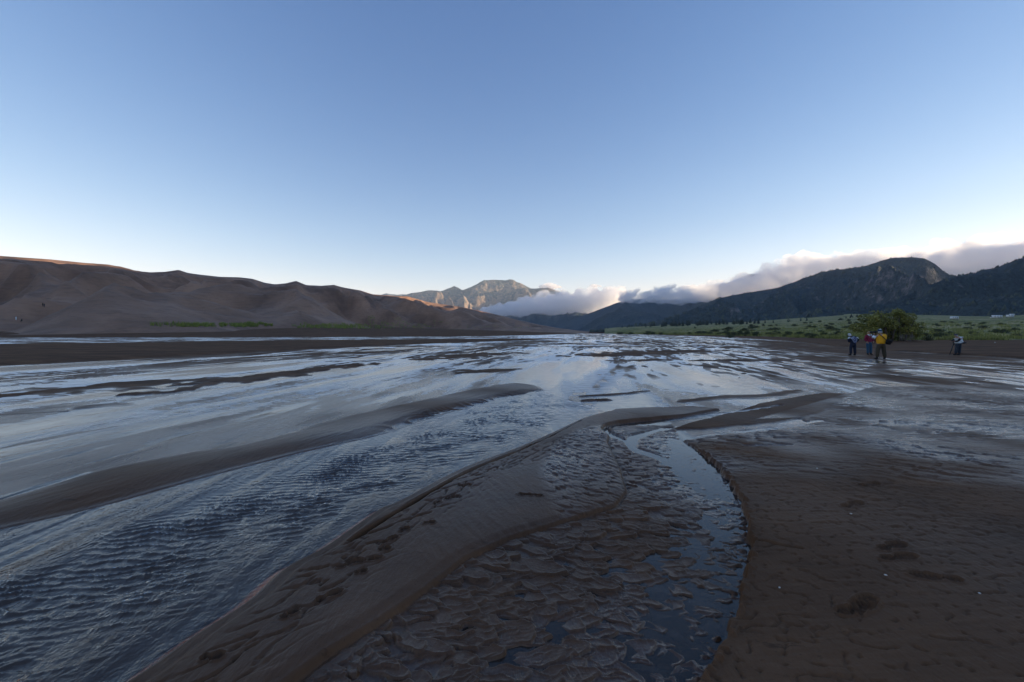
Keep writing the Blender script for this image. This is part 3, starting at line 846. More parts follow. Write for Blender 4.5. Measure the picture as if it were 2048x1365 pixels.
cloud('long grey cloud bank lying along the forested ridge', [(1245, 586, 606, 3900), (1330, 579, 607, 3900), (1380, 573, 606, 3850), (1420, 568, 603, 3650), (1460, 558, 600, 3500), (1500, 546, 598, 3450), (1540, 533, 594, 3450), (1580, 519, 588, 3450), (1620, 511, 578, 3400), (1660, 506, 565, 3400), (1700, 504, 556, 3400), (1740, 504, 548, 3400), (1790, 505, 538, 3400)], M_CL2, 5, voxel=12, per=1.2)
cloud('broad grey cloud bank filling the saddle behind the rocky mountain', [(1760, 506, 545, 3500), (1820, 503, 560, 3450), (1870, 492, 565, 3450), (1920, 483, 568, 3400), (1980, 480, 570, 3400), (2048, 478, 570, 3400), (2120, 462, 565, 3400), (2200, 456, 560, 3400)], M_CL2, 6, voxel=12, per=1.2)

# thin blue air over the whole valley
HAZE = True
if HAZE:
    hv = [(a, b_, c_) for a in (-14600, 14600) for b_ in (-14600, 14600) for c_ in (-20, 1100)]
    hf_ = [(0, 1, 3, 2), (4, 6, 7, 5), (0, 4, 5, 1), (2, 3, 7, 6), (0, 2, 6, 4), (1, 5, 7, 3)]
    hm = NT('thin_air'); hm.t.nodes.remove(hm.b)
    pv = hm.n('VolumePrincipled'); pv.inputs['Color'].default_value = (0.62, 0.80, 1.0, 1); pv.inputs['Density'].default_value = 4.4e-5
    hm.l(pv.outputs[0], hm.out.inputs['Volume'])
    tag(link('haze', mesh_from('haze', hv, hf_, False), hm.m), kind='stuff')
# ================================================================== meadow, trees and shrubs
e_th = np.array([math.atan2(p[0], p[1]) for p in meadow_edge])[::-1]
e_r = np.array([math.hypot(*p) for p in meadow_edge])[::-1]
def meadow_r0(T): return np.interp(T, e_th, e_r)
_mt = np.array([R(a) for a in (10, 14, 17, 22, 27.6, 36.6, 42, 46, 52, 75)]); _mz = np.array([4, 8, 11, 13, 16, 27, 24, 21, 24, 30])
def meadow_h(T, RD, x_, y_):
    r0 = meadow_r0(T)
    s = (RD - r0) / (900 - r0)
    top = np.interp(T, _mt, _mz)
    base = 0.20 + 0.0028 * 30
    h = base + (top - base) * np.clip(s, 0, 3) ** 1.08
    m = ss(0, .03, s)
    h = h + m * (0.35 * np.clip(fbm(x_ / 9, y_ / 9, 3, 501), -1, 1) + 0.9 * noise(x_ / 45, y_ / 45, 505) * ss(.03, .2, s))
    h = h + m * 0.25 * np.clip(noise(x_ / 2.5, y_ / 2.5, 507), 0, 1)
    return h - 0.4 * (1 - ss(0, .004, s))

def meadow_material():
    m = NT('meadow_turf')
    g = m.tex(0.035, 5, .6); g2 = m.tex(0.22, 4, .65); g3 = m.tex(1.1, 3, .7)
    c = m.mix(m.ramp(g2, [(.40, (0, 0, 0)), (.62, (1, 1, 1))]), (0.070, 0.078, 0.018), (0.36, 0.32, 0.066))
    c = m.mix(m.ramp(g, [(.44, (0, 0, 0)), (.60, (1, 1, 1))]), c, (0.38, 0.30, 0.12))
    c = m.mix(m.math('MULTIPLY', m.ramp(g3, [(.45, (0, 0, 0)), (.7, (1, 1, 1))]), .6), c, (0.045, 0.055, 0.02))
    return m.set(Base_Color=c, Roughness=.95, Normal=m.bump(g3, .8, .5))
M_MEADOW = meadow_material()
mo, mX, mY, mZ = polar_land('meadow', 11.5, 74, 520, meadow_r0, 1500, 230, meadow_h, M_MEADOW)
tag(mo, 'green and straw coloured meadow between the sand bank and the mountains', kind='structure')

def land_z(xq, yq):
    """highest land surface at a point: sand sheet, meadow or dune"""
    T = math.atan2(xq, yq); r = math.hypot(xq, yq)
    z = ground_z(xq, yq)
    a = np.array
    if R(11.5) < T < R(74) and r > float(meadow_r0(T)): z = max(z, float(meadow_h(a([T]), a([r]), a([xq]), a([yq]))[0]))
    if R(-180) < T < R(9.6) and float(dune_r0(a([T]))[0]) < r < 1500: z = max(z, float(dune_h(a([T]), a([r]), a([xq]), a([yq]))[0]))
    return z

def on_land(u, v, rmin=20, rmax=1300):
    """nearest land point seen at a spot of the picture"""
    T = math.atan((u - 1024) / FPX); r = rmin
    while r < rmax:
        xq, yq = r * math.sin(T), r * math.cos(T)
        z = land_z(xq, yq)
        if HOR - (z - CAM_H) / yq * FPX <= v: return (xq, yq, z)
        r *= 1.012
    return (xq, yq, z)

def leaf_mesh(name, clumps, n, size, seed, flat=.55, shell=.55):
    """a crown of n leaf-sized faces heaped in clumps (centre, radii)"""
    rng = np.random.RandomState(seed)
    vol = np.array([c[1][0] * c[1][1] * c[1][2] for c in clumps]); vol = vol / vol.sum()
    which = rng.choice(len(clumps), n, p=vol)
    C_ = np.array([c[0] for c in clumps])[which]; Rd = np.array([c[1] for c in clumps])[which]
    d = rng.normal(size=(n, 3)); d /= np.linalg.norm(d, axis=1)[:, None]
    rad_ = rng.rand(n) ** (1 / 3) * (1 - shell) + shell * rng.rand(n) ** .25
    p = C_ + d * Rd * rad_[:, None]
    a = rng.normal(size=(n, 3)); a[:, 2] *= flat; a /= np.linalg.norm(a, axis=1)[:, None]
    b = np.cross(a, rng.normal(size=(n, 3))); b /= np.linalg.norm(b, axis=1)[:, None]
    s = size * rng.uniform(.6, 1.3, n)[:, None]
    a = a * s; b = b * s * .55
    vs = np.stack([p - a, p + b * .9, p + a, p - b * .9], 1).reshape(-1, 3)
    f = np.arange(n * 4).reshape(-1, 4)
    me = mesh_from(name, vs, f, False)
    add_attr(me, 'tone', np.repeat(rng.rand(n) * .6 + .4 * rng.rand(len(clumps))[which], 4))
    return me

def leaf_material(name, dark, light):
    m = NT(name)
    c = m.mix(m.attr('tone'), dark, light)
    return m.set(Base_Color=c, Roughness=.7, Subsurface_Weight=0.0)
M_LEAF = leaf_material('cottonwood_leaf', (0.075, 0.095, 0.017), (0.38, 0.34, 0.07))
M_WILLOW = leaf_material('willow_leaf', (0.030, 0.045, 0.016), (0.105, 0.120, 0.042))
M_SHRUB = leaf_material('shrub_leaf', (0.026, 0.036, 0.015), (0.095, 0.100, 0.036))
M_PINE = leaf_material('pine_needle', (0.012, 0.020, 0.014), (0.075, 0.092, 0.056))
M_BARK = simple('bark', (0.10, 0.075, 0.055), .9, .3, 12)
M_DEAD = simple('dead_wood', (0.22, 0.19, 0.17), .9, .3, 12)

def tubes(name, paths, sides=6):
    """paths: list of [(point, radius), ...]"""
    vs, fs = [], []
    for path in paths:
        base = len(vs)
        for i, (p, r) in enumerate(path):
            p = Vector(p)
            q = Vector(path[min(i + 1, len(path) - 1)][0]) - Vector(path[max(i - 1, 0)][0])
            q = q.normalized() if q.length > 1e-9 else Vector((0, 0, 1))
            a = q.orthogonal().normalized(); b = q.cross(a)
            for k in range(sides):
                t = 2 * math.pi * k / sides
                vs.append(p + (a * math.cos(t) + b * math.sin(t)) * r)
        for i in range(len(path) - 1):
            for k in range(sides):
                fs.append((base + i * sides + k, base + i * sides + (k + 1) % sides, base + (i + 1) * sides + (k + 1) % sides, base + (i + 1) * sides + k))
        vs.append(Vector(path[0][0])); vs.append(Vector(path[-1][0]))
        for k in range(sides):
            fs.append((len(vs) - 2, base + (k + 1) % sides, base + k, base + (k + 1) % sides))
            e = base + (len(path) - 1) * sides
            fs.append((len(vs) - 1, e + k, e + (k + 1) % sides, e + k))
    me = bpy.data.meshes.new(name)
    me.from_pydata([tuple(v) for v in vs], [], [tuple(dict.fromkeys(f)) for f in fs])
    me.polygons.foreach_set('use_smooth', np.ones(len(me.polygons), bool))
    me.update()
    return me

# --- the broad bushy tree behind the people
def big_tree():
    rng = random.Random(5)
    x0, y0, z0 = on_land(1781, 682.5)
    k = y0 / FPX                                   # metres for one picture pixel here
    t = empty('bushy_tree', (x0, y0, z0))
    tag(t, 'broad bushy green tree on the bank behind the people', 'tree')
    clumps = []
    prof = [(-56, 38, 16), (-50, 50, 15), (-40, 57, 16), (-28, 58, 16), (-14, 56, 15), (0, 58, 16), (10, 62, 14), (18, 64, 13), (28, 58, 16), (38, 50, 15), (48, 42, 14), (56, 33, 10), (61, 28, 7)]
    for (px, top, rp) in prof:
        n = 3 if top > 30 else 2
        for j in range(n + 1):
            zc = (top - rp * .7) * (1 - j * .28)
            if zc < 8: continue
            clumps.append(((px * k + rng.uniform(-3, 3) * k, rng.uniform(-22, 22) * k, zc * k), (rp * k * rng.uniform(.7, 1.1), rp * k * rng.uniform(.8, 1.2), rp * k * rng.uniform(.5, .75))))
    for j in range(34):
        px = rng.uniform(-58, 58); h = np.interp(px, [p[0] for p in prof], [p[1] for p in prof])
        clumps.append(((px * k, rng.uniform(-20, 20) * k, rng.uniform(.55, 1.02) * h * k), (rng.uniform(4, 8) * k, rng.uniform(4, 8) * k, rng.uniform(3, 6) * k)))
    link('crown', leaf_mesh('crown', clumps, 15000, .15, 8, .7, .5), M_LEAF, t)
    paths = []
    for j in range(15):
        px = rng.uniform(-34, 34); e = px * 1.5 + rng.uniform(-8, 8)
        hh = np.interp(e, [p[0] for p in prof], [p[1] for p in prof]) * rng.uniform(.75, .98)
        yy = rng.uniform(-10, 10)
        pts = []
        for i in range(5):
            f = i / 4
            pts.append(((px + (e - px) * f ** 1.3 + rng.uniform(-1.5, 1.5)) * k, (yy * (1 + f)) * k, f * hh * k))
        paths.append([(p, .16 * (1 - .8 * i / 4)) for i, p in enumerate(pts)])
        for q in range(3):
            f = rng.uniform(.4, .8); i = int(f * 4); b = Vector(pts[i])
            paths.append([(b, .05), (b + Vector((rng.uniform(-1, 1), rng.uniform(-1, 1), rng.uniform(.4, 1.2))), .015)])
    link('trunk', tubes('trunk', paths, 5), M_BARK, t)
    dead = []
    for j in range(46):                            # grey bare twigs at the foot, right of the middle
        b = Vector(((14 + rng.uniform(-16, 16)) * k, (-20 + rng.uniform(-4, 4)) * k, 0))
        dead.append([(b, .02), (b + Vector((rng.uniform(-.5, .5), rng.uniform(-.3, .1), rng.uniform(.5, 1.5))), .008)])
    for (px, a, h) in [(-22, 3, 60), (-14, 4, 57), (-5, 5, 61), (12, 3, 62)]:
        dead.append([((px * k, -8 * k, 14 * k), .04), (((px - a) * k, -9 * k, h * k), .012)])
    tag(link('dead_branches', tubes('dead_branches', dead, 4), M_DEAD, t), 'pale grey bare twigs')
big_tree()

# --- willows and shrubs: a few crowns, copied
def shrub_kind(name, mat, w, h, n, size, seed):
    rng = random.Random(seed)
    t = empty(name, (0, 0, 0))
    cl = []
    for j in range(9):
        a = rng.uniform(0, 6.28); r = rng.uniform(0, .36) * w
        cl.append(((math.cos(a) * r, math.sin(a) * r, h * rng.uniform(.35, .72)), (w * rng.uniform(.16, .26), w * rng.uniform(.16, .26), h * rng.uniform(.2, .3))))
    for j in range(6):
        a = 6.28 * j / 6; cl.append(((math.cos(a) * .3 * w, math.sin(a) * .3 * w, h * .25), (w * .2, w * .2, h * .25)))
    link('crown', leaf_mesh('crown', cl, n, size, seed, .8, .6), mat, t)
    st = [[((rng.uniform(-.1, .1) * w, rng.uniform(-.1, .1) * w, -.1), .035), ((rng.uniform(-.3, .3) * w, rng.uniform(-.3, .3) * w, h * rng.uniform(.5, .9)), .01)] for j in range(9)]
    link('trunk', tubes('trunk', st, 4), M_BARK, t)
    return t

def place(proto, used, loc, sc, rz, label, cat, group):
    o = proto if not used else copy_tree(proto)
    o.location = loc; o.scale = sc; o.rotation_euler = (0, 0, rz)
    return tag(o, label, cat, group)

wil = [shrub_kind('willow_bush', M_WILLOW, 3.6, 2.0, 1500, .13, 21), shrub_kind('willow_bush', M_SHRUB, 3.0, 1.6, 1200, .12, 22), shrub_kind('willow_bush', M_WILLOW, 2.4, 1.9, 1000, .12, 23)]
used = [False] * 3
rng = random.Random(31)
#       u, base v, width px, height px, kind
for (u, v, w, h, k) in [(1295, 669.5, 22, 7, 0), (1306, 669.5, 12, 6, 0), (1322, 670, 10, 6, 1), (1379, 670, 11, 6, 1), (1397, 669, 16, 7, 1), (1407, 669.2, 18, 7, 0), (1420, 669.5, 15, 6, 1), (1436, 670, 15, 5, 0), (1457, 671.5, 15, 9, 2), (1467, 672, 14, 9, 1), (1480, 672, 18, 11, 0), (1494, 672.5, 24, 12, 2), (1514, 672.6, 20, 10, 0), (1538, 670, 13, 6, 1), (1559, 670, 11, 7, 2), (1574, 674, 18, 12, 0), (1599, 671, 26, 8, 0), (1617, 673, 22, 8, 1), (1646, 671, 16, 6, 0), (1668, 674, 20, 7, 1), (1700, 676, 18, 7, 0), (1857, 682, 17, 12, 1), (1878, 676, 24, 8, 0), (1240, 669, 14, 5, 1), (1262, 669.3, 16, 5, 0), (1350, 669, 10, 4, 0)]:
    x0, y0, z0 = on_land(u, v)
    m = y0 / FPX; dims = [(3.6, 2.0), (3.0, 1.6), (2.4, 1.9)][k]
    big_ = h >= 9
    lab = {True: 'rounded willow bush at the edge of the river bank', False: 'low willow bush on the far river bank'}[big_]
    if u == 1857: lab = 'dark low bush right of the broad tree at the meadow edge'
    if u == 1574: lab = 'lone rounded willow bush standing forward at the sand edge'
    if u == 1494: lab = 'largest pale green willow bush of the bank clump'
    place(wil[k], used[k], (x0, y0, z0 - .08), (w * m / dims[0], w * m / dims[0] * .8, h * m / dims[1]), rng.uniform(0, 6), lab, 'bush', None if lab.startswith(('dark', 'lone', 'largest')) else 'willow bushes along the bank')
    used[k] = True

scrub = [shrub_kind('meadow_shrub', M_SHRUB, 2.2, 1.1, 420, .13, 25), shrub_kind('meadow_shrub', M_WILLOW, 2.6, 1.0, 420, .14, 26)]
used = [False] * 2
spots = [(1502, 653, 7, 5), (1527, 653, 9, 6), (1681, 641, 12, 5), (1697, 643, 8, 5), (1699, 649, 8, 6), (1713, 649, 14, 6), (1446, 661, 6, 4), (1390, 657, 6, 4), (1553, 652, 6, 3), (1610, 648, 9, 4), (1640, 645, 7, 4)]
for j in range(80):
    u = rng.uniform(1430, 2045) if j % 4 else rng.uniform(1860, 2045)
    lo = np.interp(u, [1430, 1560, 1700, 1850, 2048], [660, 652, 640, 646, 644])
    v = lo + (677 - lo) * rng.random() ** 1.3
    if 1722 < u < 1842 and v < 680: continue
    s_ = rng.uniform(.7, 1.5) * (5 + (v - 640) * .22)
    spots.append((u, v, s_ * 1.5, s_ * .5))
for j, (u, v, w, h) in enumerate(spots):
    x0, y0, z0 = on_land(u, v)
    k = 0 if j < 11 or rng.random() < .55 else 1
    m = y0 / FPX; dims = [(2.2, 1.1), (2.6, 1.0)][k]
    place(scrub[k], used[k], (x0, y0, z0 - .06), (w * m / dims[0], w * m / dims[0] * .8, h * m / dims[1]), rng.uniform(0, 6),
          'small dark shrub dotted over the upper meadow' if j < 11 else ('low dark scrub tuft in the green meadow' if k == 0 else 'low green scrub tuft in the green meadow'), 'shrub', 'shrubs dotted over the meadow')
    used[k] = True

# --- pines along the top of the far meadow
def pine():
    t = empty('pine_tree', (0, 0, 0))
    cl = [((random.uniform(-.3, .3), random.uniform(-.3, .3), 1.2 + i * .95), (2.3 * (1 - i / 11) + .35, 2.3 * (1 - i / 11) + .35, .55)) for i in range(10)]
    link('crown', leaf_mesh('crown', cl, 700, .42, 41, .4, .6), M_PINE, t)
    link('trunk', tubes('trunk', [[((0, 0, -.3), .22), ((0, 0, 9.5), .05)]], 5), M_BARK, t)
    return t
pt = pine(); pu = False
for j in range(85):
    u = 1308 + 210 * (rng.random() ** .9) if j < 62 else rng.uniform(1180, 1310) if j < 72 else rng.uniform(1520, 1720)
    v = np.interp(u, [1180, 1308, 1350, 1420, 1520, 1720], [658, 654, 653, 650.5, 648, 634]) + rng.uniform(-1.5, 1.2)
    x0, y0, z0 = on_land(u, v, 200)
    sz = rng.uniform(.75, 1.3) * (9.0 if j < 62 else 6.0) / FPX * y0 / 10.5
    lab = 'dark pine in the dense stand at the foot of the forested mountain' if j < 62 else 'scattered small dark pine on the dry slope left of the dense stand' if j < 72 else 'dark pine at the upper edge of the open meadow'
    place(pt, pu, (x0, y0, z0 - .2), (sz * 1.15, sz * 1.15, sz), rng.uniform(0, 6), lab, 'tree', 'pines along the upper meadow')
    pu = True

# --- forest on the slopes: reads as one mass
def forest(name, label, gx, gy, gz, n, hmin, hmax, seed, cond):
    rng = np.random.RandomState(seed)
    ni, nj = gx.shape
    fi, fj = rng.uniform(0, ni - 1.01, n), rng.uniform(0, nj - 1.01, n)
    i, j = fi.astype(int), fj.astype(int); a, b = fi - i, fj - j
    g = lambda G: (G[i, j] * (1 - a) + G[i + 1, j] * a) * (1 - b) + (G[i, j + 1] * (1 - a) + G[i + 1, j + 1] * a) * b
    x_, y_, z_ = g(gx), g(gy), g(gz)
    ok = cond(x_, y_, z_)
    dens = fbm(x_ / 90, y_ / 90, 3, seed) + .6 * fbm(x_ / 22, y_ / 22, 2, seed + 5)
    ok &= dens > rng.uniform(-.7, .5, n)
    x_, y_, z_ = x_[ok], y_[ok], z_[ok]; m = len(x_)
    h = rng.uniform(hmin, hmax, m); w = h * rng.uniform(.32, .6, m); rot = rng.uniform(0, 6.28, m)
    V = [np.stack([x_, y_, z_ + h], 1)]
    for k in range(4):
        q = rot + k * math.pi / 2
        V.append(np.stack([x_ + w * np.cos(q), y_ + w * np.sin(q), z_ + h * .12 * rng.rand(m)], 1))
    vs = np.stack(V, 1).reshape(-1, 3); o5 = np.arange(m)[:, None] * 5
    f = np.concatenate([o5 + np.array([[0, 1 + k, 1 + (k + 1) % 4]]) for k in range(4)], 0)
    me = mesh_from(name, vs, f, False)
    add_attr(me, 'tone', np.repeat(rng.rand(m), 5))
    tag(link(name, me, M_PINE), label, kind='stuff')
frame = lambda x_, y_, z_: (y_ > 0) & (np.abs(x_ / np.maximum(y_, 1)) < 1.22)
forest('pine_forest', 'pine forest covering the rocky mountain', rX, rY, rZ, 24000, 5, 9, 601, lambda x_, y_, z_: frame(x_, y_, z_) & (x_ * x_ + y_ * y_ < 2760 ** 2))
forest('slope_forest', 'pine forest covering the near mountain slope', nX, nY, nZ, 70000, 4, 8, 603, lambda x_, y_, z_: frame(x_, y_, z_) & (x_ * x_ + y_ * y_ < 2050 ** 2))

# --- grass: meadow tufts, and the two green strips at the foot of the dunes
def grass(name, label, pts, hmin, hmax, blades, seed, mat):
    rng = np.random.RandomState(seed)
    p = np.repeat(np.asarray(pts, float), blades, 0); n = len(p)
    p[:, :2] += rng.normal(0, .16, (n, 2))
    h = rng.uniform(hmin, hmax, n); a = rng.uniform(0, 6.28, n); w = h * .10
    lean = rng.normal(0, .25, (n, 2)) * h[:, None]
    A = p + np.stack([np.cos(a) * w, np.sin(a) * w, 0 * a - .05], 1); B = p - np.stack([np.cos(a) * w, np.sin(a) * w, 0 * a + .05], 1)
    T = p + np.stack([lean[:, 0], lean[:, 1], h], 1)
    me = mesh_from(name, np.stack([A, B, T], 1).reshape(-1, 3), np.arange(n * 3).reshape(-1, 3), False)
    add_attr(me, 'tone', np.repeat(rng.rand(n), 3))
    tag(link(name, me, mat), label, kind='stuff')
M_GRASS = leaf_material('meadow_grass', (0.09, 0.11, 0.02), (0.36, 0.34, 0.085))
M_STRIP = leaf_material('bank_grass', (0.13, 0.17, 0.024), (0.32, 0.35, 0.055))
rngn = np.random.RandomState(77)
T_ = rngn.uniform(R(13), R(49.5), 26000); r0_ = meadow_r0(T_)
r_q = r0_ + 2 + 320 * rngn.rand(26000) ** 2.2
gx_, gy_ = r_q * np.sin(T_), r_q * np.cos(T_)
keepg = noise(gx_ / 6, gy_ / 6, 701) > rngn.uniform(-.6, .5, 26000)
grass('meadow_grass', 'grass tufts over the green meadow', np.stack([gx_, gy_, meadow_h(T_, r_q, gx_, gy_)], 1)[keepg], .25, .75, 5, 78, M_GRASS)

strip = []
for (u0, u1, v0, v1, n) in [(300, 545, 651.5, 655.5, 1500), (430, 545, 649, 656, 900), (580, 905, 651.5, 658.5, 2600), (600, 760, 650, 658, 900), (900, 1060, 655.5, 657.5, 250)]:
    grid_u = np.linspace(u0, u1, 26)
    rng2 = np.random.RandomState(int(u0))
    for k in range(25):
        um = (grid_u[k] + grid_u[k + 1]) / 2
        t_ = abs((k - 12) / 12.5) if n != 1500 else max(0, (12 - k) / 12.5)
        p0 = on_land(um, v1 - (v1 - v0) * .3 * t_, 100); p1 = on_land(um, v0 + (v1 - v0) * .45 * t_, 100)
        ra, rb = math.hypot(*p0[:2]), math.hypot(*p1[:2])
        m = int(n / 25 * (1 - .8 * t_))
        rq = rng2.uniform(min(ra, rb), max(ra, rb) + 2, m); uq = rng2.uniform(grid_u[k], grid_u[k + 1], m)
        tq = np.arctan((uq - 1024) / FPX)
        for r1, t1 in zip(rq, tq):
            if noise(np.array([r1 / 3.0]), np.array([t1 * 60]), 9)[0] < rng2.uniform(-.5, .35): continue
            f = (r1 - ra) / (rb - ra + 1e-6)
            strip.append((r1 * math.sin(t1), r1 * math.cos(t1), p0[2] + (p1[2] - p0[2]) * f))
grass('bank_grass', 'bright green grass strips below the dunes', strip, .4, 1.4, 5, 79, M_STRIP)
# ================================================================== people
def skin_mesh(name, joints, edges, root, sub=1):
    """one continuous surface grown round a skeleton: joints {key: (x, y, z, radius)}"""
    keys = list(joints)
    me = bpy.data.meshes.new(name)
    me.from_pydata([joints[k][:3] for k in keys], [(keys.index(a), keys.index(b)) for a, b in edges], [])
    o = bpy.data.objects.new(name, me); col.objects.link(o)
    md = o.modifiers.new('s', 'SKIN'); md.use_smooth_shade = True
    sv = me.skin_vertices[0].data if me.skin_vertices else None
    if sv is None:
        me.attributes.new('skin', 'FLOAT', 'POINT')
    for i, k in enumerate(keys):
        r = joints[k][3]
        sv[i].radius = r if isinstance(r, tuple) else (r, r)
        sv[i].use_root = (k == root)
    sb = o.modifiers.new('d', 'SUBSURF'); sb.levels = sub; sb.render_levels = sub
    dg = bpy.context.evaluated_depsgraph_get()
    out = bpy.data.meshes.new_from_object(o.evaluated_get(dg))
    bpy.data.objects.remove(o); bpy.data.meshes.remove(me)
    out.polygons.foreach_set('use_smooth', np.ones(len(out.polygons), bool))
    return out

def lump(name, parts, sub=2):
    """soft rounded solid made of squashed balls fused into one surface"""
    V, F = ico(sub); vs, fs, off = [], [], 0
    for (c, r) in parts:
        vs.append(V * np.array(r) + np.array(c)); fs.append(F + off); off += len(V)
    me = mesh_from(name, np.vstack(vs), np.vstack(fs))
    if len(parts) > 1:
        o = bpy.data.objects.new(name, me); col.objects.link(o)
        md = o.modifiers.new('r', 'REMESH'); md.mode = 'VOXEL'; md.voxel_size = .018; md.use_smooth_shade = True
        dg = bpy.context.evaluated_depsgraph_get()
        me = bpy.data.meshes.new_from_object(o.evaluated_get(dg)); bpy.data.objects.remove(o)
    return me

def box_mesh(name, size, bev=.02, seg=2):
    bm = bmesh.new(); bmesh.ops.create_cube(bm, size=1)
    bmesh.ops.scale(bm, vec=size, verts=bm.verts)
    if bev: bmesh.ops.bevel(bm, geom=bm.edges[:], offset=bev, segments=seg, affect='EDGES')
    me = bpy.data.meshes.new(name); bm.to_mesh(me); bm.free()
    me.polygons.foreach_set('use_smooth', np.ones(len(me.polygons), bool)); return me

cloth = lambda n, c, r=.85: simple(n, c, r, .15, 9)
M_SKIN = simple('skin', (0.42, 0.24, 0.17), .55, .08, 12)
C_ = {k: cloth(k + '_cloth', c) for k, c in dict(navy=(0.010, 0.014, 0.035), black=(0.010, 0.010, 0.012), maroon=(0.20, 0.012, 0.045), jean=(0.030, 0.085, 0.150), yellow=(0.85, 0.40, 0.012), white=(0.74, 0.76, 0.76), brown=(0.060, 0.045, 0.026), pale=(0.76, 0.82, 0.83), slate=(0.030, 0.040, 0.058), cream=(0.72, 0.68, 0.48), bluehat=(0.02, 0.05, 0.12), greycap=(0.06, 0.065, 0.09)).items()}
M_HAIRW = simple('white_hair', (0.55, 0.57, 0.60), .7, .15, 40)
M_HAIRB = simple('blond_hair', (0.40, 0.24, 0.10), .6, .25, 40)
M_HAIRG = simple('grey_hair', (0.40, 0.40, 0.42), .7, .2, 40)
M_PLAST = simple('black_plastic', (0.012, 0.012, 0.014), .4, .1, 10)
M_LENS = simple('lens_glass', (0.01, 0.03, 0.04), .08, .05, 5)
M_STRAP = simple('strap_web', (0.012, 0.012, 0.013), .8, .1, 30)
M_RED = simple('red_strap_web', (0.50, 0.03, 0.05), .7, .1, 30)
M_METAL = simple('tripod_metal', (0.03, 0.03, 0.032), .4, .1, 10)
def scarf_material():
    m = NT('patterned_scarf')
    v = m.n('TexVoronoi', feature='DISTANCE_TO_EDGE'); v.inputs['Scale'].default_value = 11
    m.l(m.mapped((1, 1, .7), (0, R(35), 0)), v.inputs['Vector'])
    w = m.tex(16, 2, .5, None, 1.0)
    f = m.math('ADD', m.ramp(v.outputs['Distance'], [(.05, (1, 1, 1)), (.12, (0, 0, 0))]), m.ramp(w, [(.56, (0, 0, 0)), (.62, (1, 1, 1))]), clamp=True)
    return m.set(Base_Color=m.mix(f, (0.012, 0.035, 0.23), (0.70, 0.74, 0.85)), Roughness=.8)
M_SCARF = scarf_material()

def fingers(J, E, side, wrist, d, up):
    """palm and five fingers, a little curled, growing from a wrist along d; up = back of the hand"""
    w = Vector(wrist); d = Vector(d).normalized(); up = Vector(up); up = (up - d * up.dot(d)).normalized(); a = d.cross(up)
    p = w + d * .085
    J[side + 'palm'] = (*(w + d * .05), (.036, .02)); E.append((side + 'wr', side + 'palm'))
    J[side + 'knu'] = (*p, (.036, .018)); E.append((side + 'palm', side + 'knu'))
    for i, (o, L) in enumerate(((-.027, .068), (-.009, .08), (.009, .074), (.027, .058))):
        b = p + a * o
        q = b + d * L * .5 - up * .006; t = b + d * L * .9 - up * .03
        for k, c, r in (('a', q, .0085), ('b', t, .0075)): J[f'{side}f{i}{k}'] = (*c, r)
        E += [(side + 'knu', f'{side}f{i}a'), (f'{side}f{i}a', f'{side}f{i}b')]
    b = w + d * .035 - a * .045; t = w + d * .075 - a * .06 - up * .01
    J[side + 'ta'] = (*b, .011); J[side + 'tb'] = (*t, .009)
    E += [(side + 'palm', side + 'ta'), (side + 'ta', side + 'tb')]

def head_mesh_joints(J, E, neck, head, face):
    n, h, f = Vector(neck), Vector(head), Vector(face).normalized()
    J['nk'] = (*n, .058)
    J['jaw'] = (*(n * .45 + h * .55 + f * .025), (.066, .07)); J['skull'] = (*h, (.078, .088)); J['top'] = (*(h + (h - n).normalized() * .075), (.062, .068))
    J['nose'] = (*(h + f * .10 - Vector((0, 0, .012))), .013)
    E += [('chest', 'nk'), ('nk', 'jaw'), ('jaw', 'skull'), ('skull', 'top'), ('skull', 'nose')]

def person(name_label, u, v, J, arms, legs, neck, head, face, hands, cat='person'):
    """J: pelvis, waist, chest; arms/legs: {side: [joints]}"""
    px, py = P(u, v); pz = ground_z(px, py)
    if name_label.endswith('tripod'): py = (CAM_H - pz) * FPX / (v - HOR); px = (u - 1024) / FPX * py; pz = ground_z(px, py)
    root = empty('person', (px, py, pz)); tag(root, name_label, cat)
    B = dict(J); E = [('pel', 'waist'), ('waist', 'chest')]
    for s in 'LR':
        sh, el, wr = arms[s]; hp, kn, an, toe = legs[s]
        B[s + 'sh'] = (*sh, .055); B[s + 'el'] = (*el, .042); B[s + 'wr'] = (*wr, .030)
        B[s + 'hp'] = (*hp, .085); B[s + 'kn'] = (*kn, .056); B[s + 'an'] = (*an, .040); B[s + 'toe'] = (*toe, .032)
        E += [('chest', s + 'sh'), (s + 'sh', s + 'el'), (s + 'el', s + 'wr'), ('pel', s + 'hp'), (s + 'hp', s + 'kn'), (s + 'kn', s + 'an'), (s + 'an', s + 'toe')]
        fingers(B, E, s, wr, *hands[s])
    head_mesh_joints(B, E, neck, head, face)
    link('body', skin_mesh('body', B, E, 'pel', 1), M_SKIN, root)
    return root

def garment(root, name, joints, edges, rootk, mat, label=None):
    o = link(name, skin_mesh(name, joints, edges, rootk, 2), mat, root)
    if label: o['label'] = label
    return o

